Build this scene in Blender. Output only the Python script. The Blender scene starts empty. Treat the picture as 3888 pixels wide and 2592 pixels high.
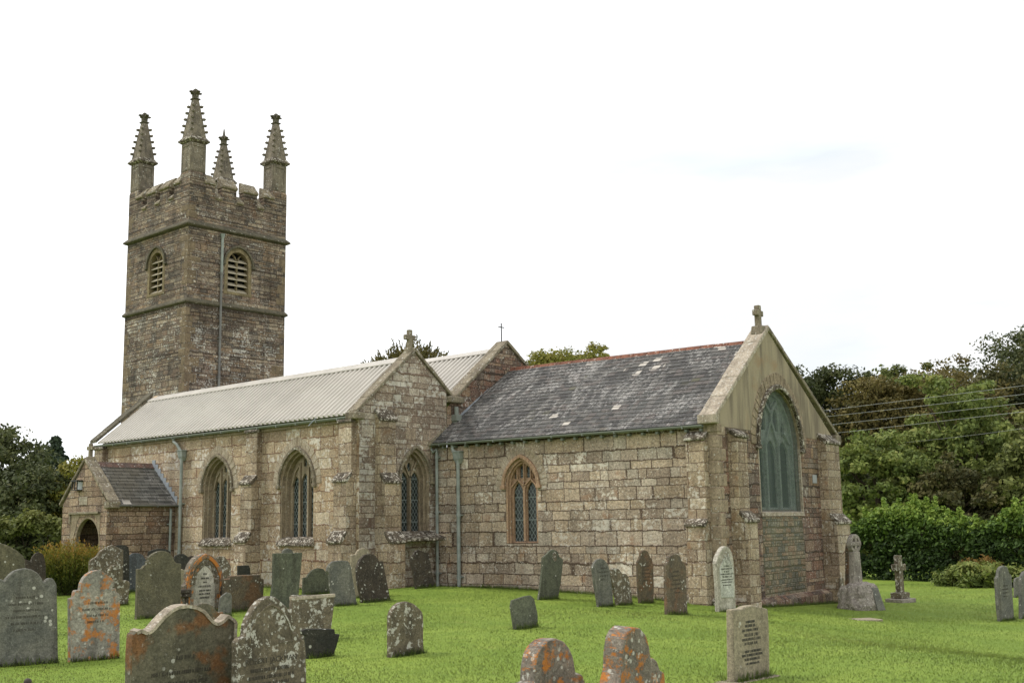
import bpy, bmesh, math, random
import numpy as np
from mathutils import Vector, Matrix
R = math.radians
scene = bpy.context.scene
COL = scene.collection

# ------------------------------------------------------------------ camera, sky, sun, exposure
PITCH, ROLL, YAW, EYE = .1592, -.0165, -.7304, Vector((0, 0, 1.75))
_fw = Vector((math.sin(YAW) * math.cos(PITCH), math.cos(YAW) * math.cos(PITCH), math.sin(PITCH)))
_rt0 = Vector((math.cos(YAW), -math.sin(YAW), 0))
_up0 = _rt0.cross(_fw)
_rt = _rt0 * math.cos(ROLL) + _up0 * math.sin(ROLL)
_up = _up0 * math.cos(ROLL) - _rt0 * math.sin(ROLL)
cam_data = bpy.data.cameras.new('camera')
cam = bpy.data.objects.new('camera', cam_data)
COL.objects.link(cam)
cam.matrix_world = Matrix(((_rt.x, _up.x, -_fw.x, EYE.x), (_rt.y, _up.y, -_fw.y, EYE.y), (_rt.z, _up.z, -_fw.z, EYE.z), (0, 0, 0, 1)))
cam_data.sensor_width = 36
cam_data.lens = 40.03
cam_data.clip_end = 3000
scene.camera = cam

SUN_ELEV, SUN_AZ = R(48), R(238)          # azimuth clockwise from north: high in the south-west, behind cloud
world = bpy.data.worlds.new('World')
scene.world = world
world.use_nodes = True
wt = world.node_tree
wt.nodes.clear()
def wn(t, **k):
    n = wt.nodes.new(t)
    for a, b in k.items(): setattr(n, a, b)
    return n
sky = wn('ShaderNodeTexSky', sky_type='NISHITA', sun_disc=False, sun_elevation=SUN_ELEV, sun_rotation=SUN_AZ)
bg_sky = wn('ShaderNodeBackground'); bg_sky.inputs['Strength'].default_value = .12
wt.links.new(sky.outputs[0], bg_sky.inputs['Color'])
tc = wn('ShaderNodeTexCoord')
# cloud deck: bright white overcast, thinner in streaks
mp = wn('ShaderNodeMapping'); mp.inputs['Scale'].default_value = (1.2, 1.2, 5.0)
wt.links.new(tc.outputs['Generated'], mp.inputs['Vector'])
ns = wn('ShaderNodeTexNoise'); ns.inputs['Scale'].default_value = 2.2; ns.inputs['Detail'].default_value = 6; ns.inputs['Roughness'].default_value = .55
wt.links.new(mp.outputs[0], ns.inputs['Vector'])
rp = wn('ShaderNodeValToRGB')
rp.color_ramp.elements[0].position = .34; rp.color_ramp.elements[0].color = (.90, .955, .985, 1)
rp.color_ramp.elements[1].position = .52; rp.color_ramp.elements[1].color = (1, 1, 1, 1)
wt.links.new(ns.outputs['Fac'], rp.inputs['Fac'])
# an opening low in the north where the cloud is thin
thin_dir = (_fw * 1.0 + _rt * .27 + _up * .03).normalized()
dot = wn('ShaderNodeVectorMath', operation='DOT_PRODUCT'); dot.inputs[1].default_value = thin_dir
wt.links.new(tc.outputs['Generated'], dot.inputs[0])
mr = wn('ShaderNodeMapRange'); mr.inputs['From Min'].default_value = .94; mr.inputs['From Max'].default_value = 1.0
mr.inputs['To Min'].default_value = 1.24; mr.inputs['To Max'].default_value = .88
mp2 = wn('ShaderNodeMapping'); mp2.inputs['Scale'].default_value = (1., 1., 4.2); mp2.inputs['Rotation'].default_value = (.12, .10, 0)
wt.links.new(tc.outputs['Generated'], mp2.inputs['Vector'])
ns2 = wn('ShaderNodeTexNoise'); ns2.inputs['Scale'].default_value = 3.1; ns2.inputs['Detail'].default_value = 5; ns2.inputs['Roughness'].default_value = .5
wt.links.new(mp2.outputs[0], ns2.inputs['Vector'])
ad = wn('ShaderNodeMath', operation='MULTIPLY_ADD'); ad.inputs[1].default_value = .16; wt.links.new(ns2.outputs['Fac'], ad.inputs[0])
ad2 = wn('ShaderNodeMath', operation='SUBTRACT'); wt.links.new(dot.outputs['Value'], ad.inputs[2]); wt.links.new(ad.outputs[0], ad2.inputs[0]); ad2.inputs[1].default_value = .085
wt.links.new(ad2.outputs[0], mr.inputs['Value'])
bg_cl = wn('ShaderNodeBackground')
wt.links.new(rp.outputs[0], bg_cl.inputs['Color'])
wt.links.new(mr.outputs[0], bg_cl.inputs['Strength'])
mx = wn('ShaderNodeMixShader'); mx.inputs[0].default_value = .94
wt.links.new(bg_sky.outputs[0], mx.inputs[1]); wt.links.new(bg_cl.outputs[0], mx.inputs[2])
wo = wn('ShaderNodeOutputWorld'); wt.links.new(mx.outputs[0], wo.inputs[0])

sd = bpy.data.lights.new('sun', 'SUN'); sd.energy = 1.5; sd.angle = R(11); sd.color = (1, .955, .89)
sun = bpy.data.objects.new('sun', sd); COL.objects.link(sun)
_sv = Vector((math.sin(SUN_AZ) * math.cos(SUN_ELEV), math.cos(SUN_AZ) * math.cos(SUN_ELEV), math.sin(SUN_ELEV)))
sun.rotation_euler = _sv.to_track_quat('Z', 'Y').to_euler()
scene.view_settings.view_transform = 'Standard'
scene.view_settings.look = 'None'
scene.view_settings.gamma = 1
scene.view_settings.use_curve_mapping = False
scene.view_settings.exposure = 0.24

# ------------------------------------------------------------------ materials
def C(r, g, b):
    f = lambda c: (c / 255 / 12.92) if c / 255 <= .04045 else ((c / 255 + .055) / 1.055) ** 2.4
    return (f(r), f(g), f(b), 1)
class G:
    """small helper to write node trees as expressions"""
    def __init__(s, name):
        s.m = bpy.data.materials.new(name); s.m.use_nodes = True
        s.t = s.m.node_tree; s.t.nodes.clear()
        s.out = s.t.nodes.new('ShaderNodeOutputMaterial')
        s.bsdf = s.t.nodes.new('ShaderNodeBsdfPrincipled')
        s.t.links.new(s.bsdf.outputs[0], s.out.inputs[0])
        s.bsdf.inputs['Roughness'].default_value = .9
        s.bsdf.inputs['Specular IOR Level'].default_value = .25
    def put(s, sock, v):
        if isinstance(v, bpy.types.NodeSocket): s.t.links.new(v, sock)
        elif v is not None: sock.default_value = v
    def n(s, t, **k):
        n = s.t.nodes.new(t)
        for a, b in k.items(): setattr(n, a, b)
        return n
    def ma(s, op, a, b=0., c=None, clamp=False):
        n = s.n('ShaderNodeMath', operation=op, use_clamp=clamp)
        s.put(n.inputs[0], a); s.put(n.inputs[1], b)
        if c is not None: s.put(n.inputs[2], c)
        return n.outputs[0]
    def uv(s):
        u = s.n('ShaderNodeUVMap', uv_map='UVMap').outputs[0]
        x = s.n('ShaderNodeSeparateXYZ'); s.put(x.inputs[0], u)
        return u, x.outputs[0], x.outputs[1]
    def xyz(s, x, y, z=0.):
        n = s.n('ShaderNodeCombineXYZ'); s.put(n.inputs[0], x); s.put(n.inputs[1], y); s.put(n.inputs[2], z); return n.outputs[0]
    def noise(s, vec, scale, detail=3, rough=.5, dim='3D', w=None, dist=0.):
        n = s.n('ShaderNodeTexNoise', noise_dimensions=dim)
        if dim != '1D': s.put(n.inputs['Vector'], vec)
        if w is not None: s.put(n.inputs['W'], w)
        n.inputs['Scale'].default_value = scale; n.inputs['Detail'].default_value = detail; n.inputs['Roughness'].default_value = rough
        n.inputs['Distortion'].default_value = dist
        return n.outputs['Fac']
    def white(s, vec=None, w=None):
        n = s.n('ShaderNodeTexWhiteNoise', noise_dimensions='3D' if vec is not None else '1D')
        if vec is not None: s.put(n.inputs['Vector'], vec)
        if w is not None: s.put(n.inputs['W'], w)
        return n.outputs['Value'], n.outputs['Color']
    def vor(s, vec, scale, rnd=1.):
        n = s.n('ShaderNodeTexVoronoi'); s.put(n.inputs['Vector'], vec); n.inputs['Scale'].default_value = scale
        n.inputs['Randomness'].default_value = rnd
        return n.outputs['Distance'], n.outputs['Color']
    def step(s, v, a, b, lo=0., hi=1.):
        n = s.n('ShaderNodeMapRange', interpolation_type='SMOOTHSTEP')
        s.put(n.inputs['Value'], v); n.inputs['From Min'].default_value = a; n.inputs['From Max'].default_value = b
        n.inputs['To Min'].default_value = lo; n.inputs['To Max'].default_value = hi
        return n.outputs[0]
    def mix(s, f, a, b, mode='MIX'):
        n = s.n('ShaderNodeMix', data_type='RGBA', blend_type=mode)
        s.put(n.inputs[0], f); s.put(n.inputs[6], a); s.put(n.inputs[7], b); return n.outputs[2]
    def ramp(s, f, stops, const=False):
        n = s.n('ShaderNodeValToRGB'); e = n.color_ramp.elements
        if const: n.color_ramp.interpolation = 'CONSTANT'
        while len(e) < len(stops): e.new(.5)
        for q, (p, c) in zip(e, stops): q.position = p; q.color = c
        s.put(n.inputs[0], f); return n.outputs[0]
    def val(s, c, k):      # colour times a number
        return s.mix(1., c, s.xyz(k, k, k), 'MULTIPLY')
    def bump(s, h, strength, dist):
        n = s.n('ShaderNodeBump'); s.put(n.inputs['Height'], h); n.inputs['Strength'].default_value = strength; n.inputs['Distance'].default_value = dist
        s.t.links.new(n.outputs[0], s.bsdf.inputs['Normal'])
    def color(s, c): s.put(s.bsdf.inputs['Base Color'], c)
    def objrand(s): return s.n('ShaderNodeObjectInfo').outputs['Random']

def stone_mat(name, bw, bh, cols, mortar, mw=.012, lichen=.3, lich_scale=7., lcol=C(196, 192, 178), stain=.35, bump=.7, vary=.8, rust=None, dark=None, low_lichen=None, grain=1.):
    """coursed masonry: rows of uneven height, stones of uneven length, each with its own colour, weathering and lichen"""
    g = G(name)
    uv, u, v = g.uv()
    wob = g.noise(uv, 3.5, 2)
    wob2 = g.noise(uv, 22., 2)
    v1 = g.ma('MULTIPLY_ADD', g.noise(None, .8 / bh * .45, 1, dim='1D', w=v), bh * vary * 2.8, v)
    v1 = g.ma('MULTIPLY_ADD', wob, bh * .30, v1)
    v1 = g.ma('MULTIPLY_ADD', wob2, bh * .11, v1)
    vb = g.ma('DIVIDE', v1, bh)
    row = g.ma('FLOOR', vb); fv = g.ma('FRACT', vb)
    rr, rc = g.white(w=row)
    wr = g.ma('MULTIPLY_ADD', rr, bw * .7, bw * .65)
    u1 = g.ma('MULTIPLY_ADD', g.noise(None, 1.1 / bw * .5, 1, dim='1D', w=g.ma('MULTIPLY_ADD', row, 17.31, u)), bw * vary * 1.7, u)
    u1 = g.ma('MULTIPLY_ADD', wob2, bh * .16, u1)
    ub = g.ma('MULTIPLY_ADD', rr, 31.7, g.ma('DIVIDE', u1, wr))
    ci = g.ma('FLOOR', ub); fu = g.ma('FRACT', ub)
    du = g.ma('MULTIPLY', g.ma('MINIMUM', fu, g.ma('SUBTRACT', 1., fu)), wr)
    dv = g.ma('MULTIPLY', g.ma('MINIMUM', fv, g.ma('SUBTRACT', 1., fv)), bh)
    d = g.ma('MINIMUM', du, dv)
    d = g.ma('MULTIPLY_ADD', g.ma('SUBTRACT', g.noise(uv, 30., 2), .5), mw * 1.4, d)
    mask = g.step(d, mw * .5, mw * 1.25)
    rnd, rcol = g.white(vec=g.xyz(ci, row, 3.7))
    rnd2, _ = g.white(vec=g.xyz(ci, row, 9.1))
    n = len(cols)
    base = g.ramp(rnd, [(i / n, c) for i, c in enumerate(cols)], const=True)
    fine = g.noise(uv, 46., 4, .7)
    mid = g.noise(uv, 15., 5, .72)
    base = g.val(base, g.step(fine, .25, .75, .62, 1.38))
    base = g.val(base, g.step(mid, .28, .72, .54, 1.48))
    base = g.mix(g.step(g.noise(g.xyz(u, v, 7.), 20., 4, .75), .54, .66, 0, .62 * grain), base, C(206, 196, 176))
    base = g.mix(g.step(g.noise(g.xyz(u, v, 13.), 17., 4, .75), .58, .68, 0, .6 * grain), base, C(82, 70, 58))
    big = g.noise(uv, .55, 4, .6)
    streak = g.noise(g.xyz(g.ma('MULTIPLY', u, 2.6), g.ma('MULTIPLY', v, .35)), 1., 4, .6)
    if rust is not None:
        base = g.mix(g.step(g.noise(uv, 1.9, 4, .6), .56, .72, 0, .65), base, rust)
    if dark is not None:
        base = g.mix(g.step(streak, .5, .72, 0, .8), base, dark)
    col = g.mix(mask, mortar, base)
    # lichen: ragged pale patches, denser on some stones than on others
    ln = g.noise(uv, lich_scale, 6, .68)
    l2 = g.noise(uv, .8, 2)
    lv = g.ma('ADD', ln, g.ma('MULTIPLY', g.ma('SUBTRACT', rnd2, .5), .16))
    lv = g.ma('ADD', lv, g.ma('MULTIPLY', g.ma('SUBTRACT', l2, .5), .35))
    if low_lichen is not None:
        lv = g.ma('ADD', lv, g.step(v, low_lichen[0], low_lichen[1], low_lichen[2], 0))
    th = .74 - lichen * .3
    lm = g.ma('MULTIPLY', g.step(lv, th, th + .05), g.ma('MULTIPLY_ADD', mask, .6, .4))
    sp, _ = g.vor(uv, 13.)
    spots = g.ma('MULTIPLY', g.step(sp, .18, .25, 1, 0), g.step(g.noise(uv, 2.3, 2), .42, .56))
    lm = g.ma('MAXIMUM', lm, g.ma('MULTIPLY', spots, min(1, lichen * 2.2)))
    col = g.mix(g.ma('MULTIPLY', lm, .85), col, lcol)
    k = g.ma('MULTIPLY', g.step(big, .3, .7, 1 - stain * .6, 1 + stain * .35), g.step(streak, .3, .7, 1 - stain * .5, 1 + stain * .3))
    g.color(g.val(col, k))
    h = g.ma('ADD', g.ma('MULTIPLY', mask, 1.), g.ma('ADD', g.ma('MULTIPLY', fine, .55), g.ma('MULTIPLY', rnd2, .35)))
    g.bump(h, bump, .035)
    return g.m

def plain_stone(name, base, alt, lichen=.4, lcol=C(196, 193, 182), orange=0., dark=C(58, 52, 44), darkamt=.5, fine=45., bump=.5, brown=None):
    """cut stone without joints (copings, gravestones): mottled, with pale and orange lichen; every object gets its own patches"""
    g = G(name)
    uv, u, v = g.uv()
    rn = g.objrand()
    p = g.xyz(g.ma('MULTIPLY_ADD', rn, 57., u), g.ma('MULTIPLY_ADD', rn, 91., v), g.ma('MULTIPLY', rn, 33.))
    a = g.noise(p, 3., 5, .6)
    f = g.noise(p, fine, 4, .65)
    col = g.mix(g.step(a, .35, .65), base, alt)
    streak = g.noise(g.xyz(g.ma('MULTIPLY_ADD', rn, 40., g.ma('MULTIPLY', u, 7.)), g.ma('MULTIPLY', v, .9), rn), 1., 4, .6)
    col = g.mix(g.step(streak, .48, .72, 0, darkamt), col, dark)
    if brown is not None:
        col = g.mix(g.step(g.noise(p, 2.2, 4, .6), .50, .62, 0, .8), col, brown)
    m_ = g.noise(p, 17., 5, .72)
    col = g.val(col, g.step(f, .25, .75, .70, 1.28)); col = g.val(col, g.step(m_, .25, .75, .66, 1.30))
    crust = g.noise(g.xyz(g.ma('MULTIPLY_ADD', rn, 13., u), g.ma('MULTIPLY_ADD', rn, 29., v), 5.), 21., 5, .72)
    col = g.mix(g.ma('MULTIPLY', g.step(crust, .56, .70), g.step(g.noise(p, 1.8, 3), .38, .62, 0., .25 + .5 * lichen)), col, lcol)
    ln = g.noise(p, 9., 6, .66)
    th = .76 - lichen * .3
    lm = g.step(ln, th, th + .04)
    sp, sc = g.vor(p, 11.)
    sp2 = g.ma('MULTIPLY_ADD', g.ma('SUBTRACT', g.noise(p, 40., 3), .5), .10, sp)
    spots = g.ma('MULTIPLY', g.step(sp2, .20, .29, 1, 0), g.step(g.noise(p, 2.7, 2), .62 - lichen * .25, .68 - lichen * .25))
    lm = g.ma('MULTIPLY', g.ma('MAXIMUM', lm, spots), g.step(crust, .2, .6, .55, 1.))
    col = g.mix(g.ma('MULTIPLY', lm, .78 if lichen > 0 else 0.), col, lcol)
    if orange > 0:
        on = g.noise(p, 6., 6, .68)
        t2 = .80 - orange * .42
        om = g.ma('MULTIPLY', g.step(on, t2, t2 + .12), g.step(crust, .25, .6, .6, 1.))
        oc = g.mix(g.noise(p, 30., 3), C(168, 92, 32), C(196, 130, 52))
        col = g.mix(g.ma('MULTIPLY', om, .9), col, oc)
    g.color(col)
    g.bump(g.ma('ADD', f, g.ma('MULTIPLY', a, .7)), bump, .012)
    return g.m

M = {}
MORT = C(124, 96, 74)
M['chancel'] = stone_mat('chancel_stone', .52, .27, [C(166, 150, 132), C(150, 134, 116), C(178, 164, 146), C(156, 138, 116), C(142, 126, 110), C(172, 154, 132), C(162, 150, 134)], C(94, 78, 66), .014, .50, 9., C(206, 198, 184), stain=.4, rust=C(150, 114, 86))
M['aisle'] = stone_mat('aisle_stone', .66, .32, [C(174, 154, 128), C(160, 140, 114), C(182, 166, 142), C(168, 146, 118), C(154, 134, 110), C(178, 160, 134)], C(124, 92, 74), .011, .54, 7., C(210, 202, 190), stain=.45, rust=C(150, 114, 82), dark=C(112, 92, 72))
M['gable'] = stone_mat('gable_stone', .5, .2, [C(158, 144, 128), C(142, 126, 110), C(172, 160, 144), C(130, 114, 100), C(150, 134, 116)], C(118, 98, 84), .013, .66, 8., C(202, 196, 184), stain=.45, dark=C(104, 90, 76))
M['tower'] = stone_mat('tower_stone', .36, .105, [C(138, 122, 104), C(118, 102, 88), C(156, 140, 120), C(98, 88, 80), C(142, 120, 98), C(124, 106, 92), C(128, 116, 104)], C(86, 74, 64), .010, .36, 11., C(200, 196, 186), stain=.75, bump=1., vary=1., dark=C(74, 66, 60), rust=C(130, 100, 80), low_lichen=(9.5, 11.5, .07))
M['porch'] = stone_mat('porch_stone', .42, .19, [C(146, 124, 104), C(130, 108, 90), C(160, 138, 116), C(116, 98, 84), C(150, 130, 108)], C(92, 76, 64), .012, .34, 9., C(198, 190, 178), stain=.45, rust=C(138, 100, 76))
M['east'] = stone_mat('east_wall_rubble', .40, .19, [C(136, 114, 96), C(114, 90, 78), C(152, 132, 112), C(98, 82, 72), C(140, 116, 92), C(122, 108, 96), C(128, 98, 82)], C(78, 66, 56), .013, .36, 10., C(192, 184, 172), stain=.55, vary=1.3, rust=C(122, 82, 64), dark=C(78, 68, 60))
M['infill'] = stone_mat('green_grey_rubble', .24, .11, [C(134, 124, 102), C(118, 112, 96), C(140, 124, 102), C(104, 102, 90), C(132, 112, 90)], C(96, 92, 72), .012, .15, 10., stain=.4, vary=1.3, dark=C(84, 92, 82))
M['buttress'] = stone_mat('buttress_stone', .5, .30, [C(168, 150, 126), C(156, 138, 114), C(176, 160, 138), C(148, 130, 110)], C(112, 92, 76), .010, .46, 8., C(206, 198, 184), stain=.5, rust=C(146, 112, 82), dark=C(108, 92, 74))
M['quoin'] = plain_stone('quoin_stone', C(164, 148, 126), C(144, 128, 108), .4, darkamt=.4)
M['dressed'] = plain_stone('dressed_stone', C(150, 136, 114), C(130, 116, 96), .2, darkamt=.5, dark=C(84, 76, 64), bump=.3)
M['tanframe'] = plain_stone('tan_dressed_stone', C(168, 140, 114), C(152, 124, 100), .05, orange=.18, darkamt=.3, bump=.3)
M['vouss'] = plain_stone('voussoir_stone', C(166, 154, 136), C(146, 132, 112), .3, darkamt=.4)
M['evouss'] = plain_stone('brown_voussoir_stone', C(152, 136, 114), C(126, 112, 94), .3, darkamt=.5)
M['coping'] = plain_stone('coping_stone', C(138, 128, 108), C(116, 106, 90), .5, darkamt=.55, orange=.12)
M['palecoping'] = plain_stone('pale_coping_stone', C(172, 160, 142), C(148, 136, 120), .55, darkamt=.4, orange=.12)
M['cap'] = plain_stone('lichened_weathering_stone', C(102, 92, 78), C(72, 64, 54), .74, lcol=C(208, 201, 186), darkamt=.8, dark=C(48, 43, 37), bump=.7)
M['towertrim'] = plain_stone('tower_trim_stone', C(100, 94, 78), C(80, 75, 62), .15, darkamt=.6, dark=C(56, 54, 44))
M['towercap'] = plain_stone('tower_weathering_stone', C(140, 128, 106), C(112, 102, 84), .6, darkamt=.6, bump=.8)
M['tquoin'] = plain_stone('tower_quoin_stone', C(128, 112, 90), C(108, 94, 76), .3, darkamt=.5)
M['belfry'] = plain_stone('belfry_dressed_stone', C(132, 118, 90), C(112, 100, 76), .05, darkamt=.5, dark=C(80, 72, 56), bump=.3)
M['pinn'] = plain_stone('pinnacle_stone', C(128, 118, 102), C(102, 94, 82), .42, darkamt=.7, dark=C(58, 54, 47))
g = G('render_tan'); uv, u, v = g.uv()
st = g.noise(g.xyz(g.ma('MULTIPLY', u, 2.2), g.ma('MULTIPLY', v, .3)), 1., 4, .6)
c = g.mix(g.step(st, .4, .68), C(152, 140, 117), C(110, 100, 85))
c = g.mix(g.step(g.noise(uv, 1.1, 4, .6), .55, .75, 0, .6), c, C(140, 112, 82))
c = g.mix(g.step(g.noise(g.xyz(g.ma('MULTIPLY', u, 9.), g.ma('MULTIPLY', v, .8), 4.), 1., 3), .68, .74, 0, .6), c, C(196, 186, 164))
g.color(g.val(c, g.ma('MULTIPLY_ADD', g.noise(uv, 25., 4), .35, .82))); g.bump(g.noise(uv, 30., 4), .3, .01); M['render'] = g.m

def slate_mat(name, w, h, cols, lich=.45, brown=None):
    g = G(name); uv, u, v = g.uv()
    vb = g.ma('DIVIDE', v, h); row = g.ma('FLOOR', g.ma('ADD', vb, .02))
    rr, _ = g.white(w=row)
    ub = g.ma('ADD', g.ma('DIVIDE', u, w), g.ma('MULTIPLY_ADD', rr, .35, g.ma('MULTIPLY', row, .5)))
    ci = g.ma('FLOOR', ub); fu = g.ma('FRACT', ub)
    r1, _ = g.white(vec=g.xyz(ci, row, 1.)); r2, _ = g.white(vec=g.xyz(ci, row, 5.))
    base = g.ramp(r1, [(i / len(cols), c) for i, c in enumerate(cols)], const=True)
    if brown is not None: base = g.mix(g.step(g.noise(uv, .5, 3), .45, .65, 0, .6), base, brown)
    base = g.val(base, g.ma('MULTIPLY_ADD', g.noise(uv, 26., 4, .7), 1., .5))
    streak = g.noise(g.xyz(g.ma('MULTIPLY', u, 5.), g.ma('MULTIPLY', v, .7)), 1., 5, .65)
    ln = g.ma('ADD', g.noise(uv, 13., 5, .7), g.ma('MULTIPLY', g.ma('SUBTRACT', streak, .5), .8))
    ln = g.ma('ADD', ln, g.ma('MULTIPLY', g.ma('SUBTRACT', g.noise(uv, .7, 3), .5), .6))
    base = g.mix(g.step(ln, .74 - lich * .3, .86 - lich * .3, 0, .62), base, C(166, 162, 157))
    base = g.mix(g.step(streak, .70, .74, 0, .7), base, C(186, 178, 170))
    base = g.mix(g.step(r2, .985, .987, 0, .8), base, C(198, 190, 178))
    base = g.mix(g.step(r2, .0, .012, .6, 0), base, C(92, 90, 62))
    edge = g.step(g.ma('MINIMUM', fu, g.ma('SUBTRACT', 1., fu)), .01, .05)
    g.color(g.mix(edge, C(38, 36, 38), base))
    g.bsdf.inputs['Roughness'].default_value = .75
    g.bump(g.ma('ADD', g.ma('MULTIPLY', edge, .8), g.ma('ADD', r1, g.ma('MULTIPLY', g.noise(uv, 20., 4), .6))), .5, .008)
    return g.m
M['slate'] = slate_mat('roof_slate', .26, .205, [C(86, 84, 81), C(74, 72, 70), C(98, 95, 91), C(66, 64, 62), C(92, 86, 82), C(82, 81, 78)], .7)
M['porchslate'] = slate_mat('porch_roof_slate', .30, .185, [C(92, 91, 85), C(80, 79, 75), C(102, 100, 94), C(72, 71, 67)], .4, brown=C(92, 86, 72))
def simple(name, col, rough=.6, metal=0., var=.15, scale=8., col2=None, spec=.3):
    g = G(name); tcn = g.n('ShaderNodeTexCoord').outputs['Object']
    nz = g.noise(tcn, scale, 4, .6)
    c = g.mix(g.step(nz, .35, .68), col, col2) if col2 else g.val(col, g.ma('MULTIPLY_ADD', nz, 2 * var, 1 - var))
    g.color(c); g.bsdf.inputs['Roughness'].default_value = rough; g.bsdf.inputs['Metallic'].default_value = metal
    g.bsdf.inputs['Specular IOR Level'].default_value = spec
    return g.m
g = G('cream_roof_sheet'); uv, u, v = g.uv()
c = g.mix(g.step(g.noise(g.xyz(g.ma('MULTIPLY', u, 1.2), g.ma('MULTIPLY', v, .4)), 1., 4, .6), .35, .7), C(190, 184, 174), C(172, 166, 157))
c = g.mix(g.step(g.noise(g.xyz(g.ma('MULTIPLY', u, 3.), g.ma('MULTIPLY', v, .7), 2.), 1., 5, .7), .54, .74, 0, .45), c, C(150, 142, 126))
c = g.mix(g.step(g.noise(uv, 14., 4, .7), .64, .72, 0, .4), c, C(132, 126, 104))
g.color(c); g.bsdf.inputs['Roughness'].default_value = .45; M['sheet'] = g.m
M['ridgetile'] = plain_stone('red_ridge_tile', C(132, 88, 70), C(108, 72, 58), .45, orange=.3, darkamt=.5, dark=C(74, 60, 54))
M['porchridge'] = plain_stone('weathered_ridge_tile', C(112, 86, 76), C(96, 84, 78), .5, darkamt=.5, dark=C(72, 62, 58))
M['gutter'] = simple('grey_green_paint', C(118, 122, 114), .5, var=.12, scale=5.)
M['pipe'] = simple('grey_green_pipe_paint', C(146, 151, 145), .5, var=.1, scale=4., col2=C(124, 131, 125))
M['leadpipe'] = simple('weathered_lead_pipe', C(104, 102, 100), .6, var=.2, scale=3., col2=C(122, 122, 118))
M['lead'] = simple('lead_flashing', C(156, 162, 168), .45, var=.12, scale=6., col2=C(132, 138, 144))
M['iron'] = simple('dark_iron', C(52, 52, 54), .5, .4)
M['rail'] = simple('rusty_iron', C(64, 54, 50), .7)
M['louvre'] = simple('weathered_louvre_slate', C(160, 150, 130), .8, var=.25, scale=7.)
M['black'] = simple('dark_interior', C(18, 18, 20), .9)
M['wood'] = simple('shade_darkened_oak', C(30, 24, 20), .7, var=.3)  # door oak, its colour darkened to stand in for the porch shade
M['notice'] = simple('notice_paper', C(170, 172, 176), .8, var=.1)
M['lampglass'] = simple('lantern_glass', C(150, 156, 150), .2, var=.1, spec=.6)
M['vent'] = simple('vent_grille', C(150, 152, 154), .6, var=.25, scale=30.)
g = G('leaded_glass'); uv, u, v = g.uv()
a1 = g.ma('ABSOLUTE', g.ma('SUBTRACT', g.ma('FRACT', g.ma('MULTIPLY', g.ma('ADD', u, g.ma('MULTIPLY', v, .62)), 8.5)), .5))
a2 = g.ma('ABSOLUTE', g.ma('SUBTRACT', g.ma('FRACT', g.ma('MULTIPLY', g.ma('SUBTRACT', u, g.ma('MULTIPLY', v, .62)), 8.5)), .5))
ld = g.ma('MAXIMUM', g.step(a1, .40, .45), g.step(a2, .40, .45))
bar = g.step(g.ma('ABSOLUTE', g.ma('SUBTRACT', g.ma('FRACT', g.ma('MULTIPLY', v, 1.6)), .5)), .475, .48)
ld = g.ma('MAXIMUM', ld, bar)
g.color(g.mix(ld, g.mix(g.noise(uv, 6., 2), C(26, 32, 32), C(48, 54, 52)), C(112, 120, 118)))
g.put(g.bsdf.inputs['Roughness'], g.step(ld, 0, 1, .18, .7)); g.bsdf.inputs['Specular IOR Level'].default_value = .35
g.bump(g.ma('ADD', ld, g.noise(uv, 7., 2)), .25, .01); M['glass'] = g.m
g = G('green_wire_guard'); uv, u, v = g.uv()
st = g.noise(g.xyz(g.ma('MULTIPLY', u, 5.), g.ma('MULTIPLY', v, .5)), 1., 4, .6)
c = g.mix(g.step(st, .35, .7), C(92, 101, 95), C(66, 75, 70))
ln = g.step(g.ma('ABSOLUTE', g.ma('SUBTRACT', g.ma('FRACT', g.ma('MULTIPLY', g.ma('ADD', v, g.ma('MULTIPLY', g.noise(uv, 2.), .05)), 5.5)), .5)), .46, .49)
g.color(g.mix(g.ma('MULTIPLY', ln, .45), c, C(150, 178, 164)))
tr = g.n('ShaderNodeBsdfTransparent'); ms = g.n('ShaderNodeMixShader'); g.put(ms.inputs[0], g.step(st, .3, .75, .40, .26))
g.t.links.new(tr.outputs[0], ms.inputs[1]); g.t.links.new(g.bsdf.outputs[0], ms.inputs[2]); g.t.links.new(ms.outputs[0], g.out.inputs[0])
M['guard'] = g.m
M['greenstone'] = plain_stone('green_stained_stone', C(196, 204, 194), C(170, 182, 172), .0, darkamt=.3, bump=.2)
g = G('dark_glass'); uv, u, v = g.uv(); g.color(g.mix(g.noise(uv, 4., 3), C(20, 34, 32), C(40, 58, 54))); g.bsdf.inputs['Roughness'].default_value = .3; M['darkglass'] = g.m

# gravestone finishes
M['gs_olive'] = plain_stone('olive_slate', C(104, 98, 78), C(88, 84, 68), .28, darkamt=.4)
M['gs_grey'] = plain_stone('grey_slate', C(114, 112, 102), C(94, 94, 88), .24, darkamt=.45)
M['gs_dark'] = plain_stone('dark_slate', C(62, 60, 54), C(50, 50, 46), .2, darkamt=.4)
M['gs_darklich'] = plain_stone('dark_lichened_slate', C(74, 66, 56), C(58, 52, 46), .42, darkamt=.5)
M['gs_blue'] = plain_stone('blue_grey_slate', C(92, 96, 98), C(78, 82, 84), .12, darkamt=.3)
M['gs_green'] = plain_stone('greenish_slate', C(96, 98, 82), C(80, 82, 70), .16, darkamt=.35)
M['gs_brown'] = plain_stone('brown_stained_slate', C(100, 88, 70), C(88, 80, 68), .28, darkamt=.4, brown=C(112, 84, 62))
M['gs_orange'] = plain_stone('orange_lichened_stone', C(156, 150, 138), C(128, 124, 116), .4, orange=.70, darkamt=.4)
M['gs_orangedark'] = plain_stone('dark_orange_lichened_stone', C(128, 118, 106), C(104, 98, 90), .5, orange=.74, darkamt=.55, dark=C(66, 60, 52))
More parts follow.
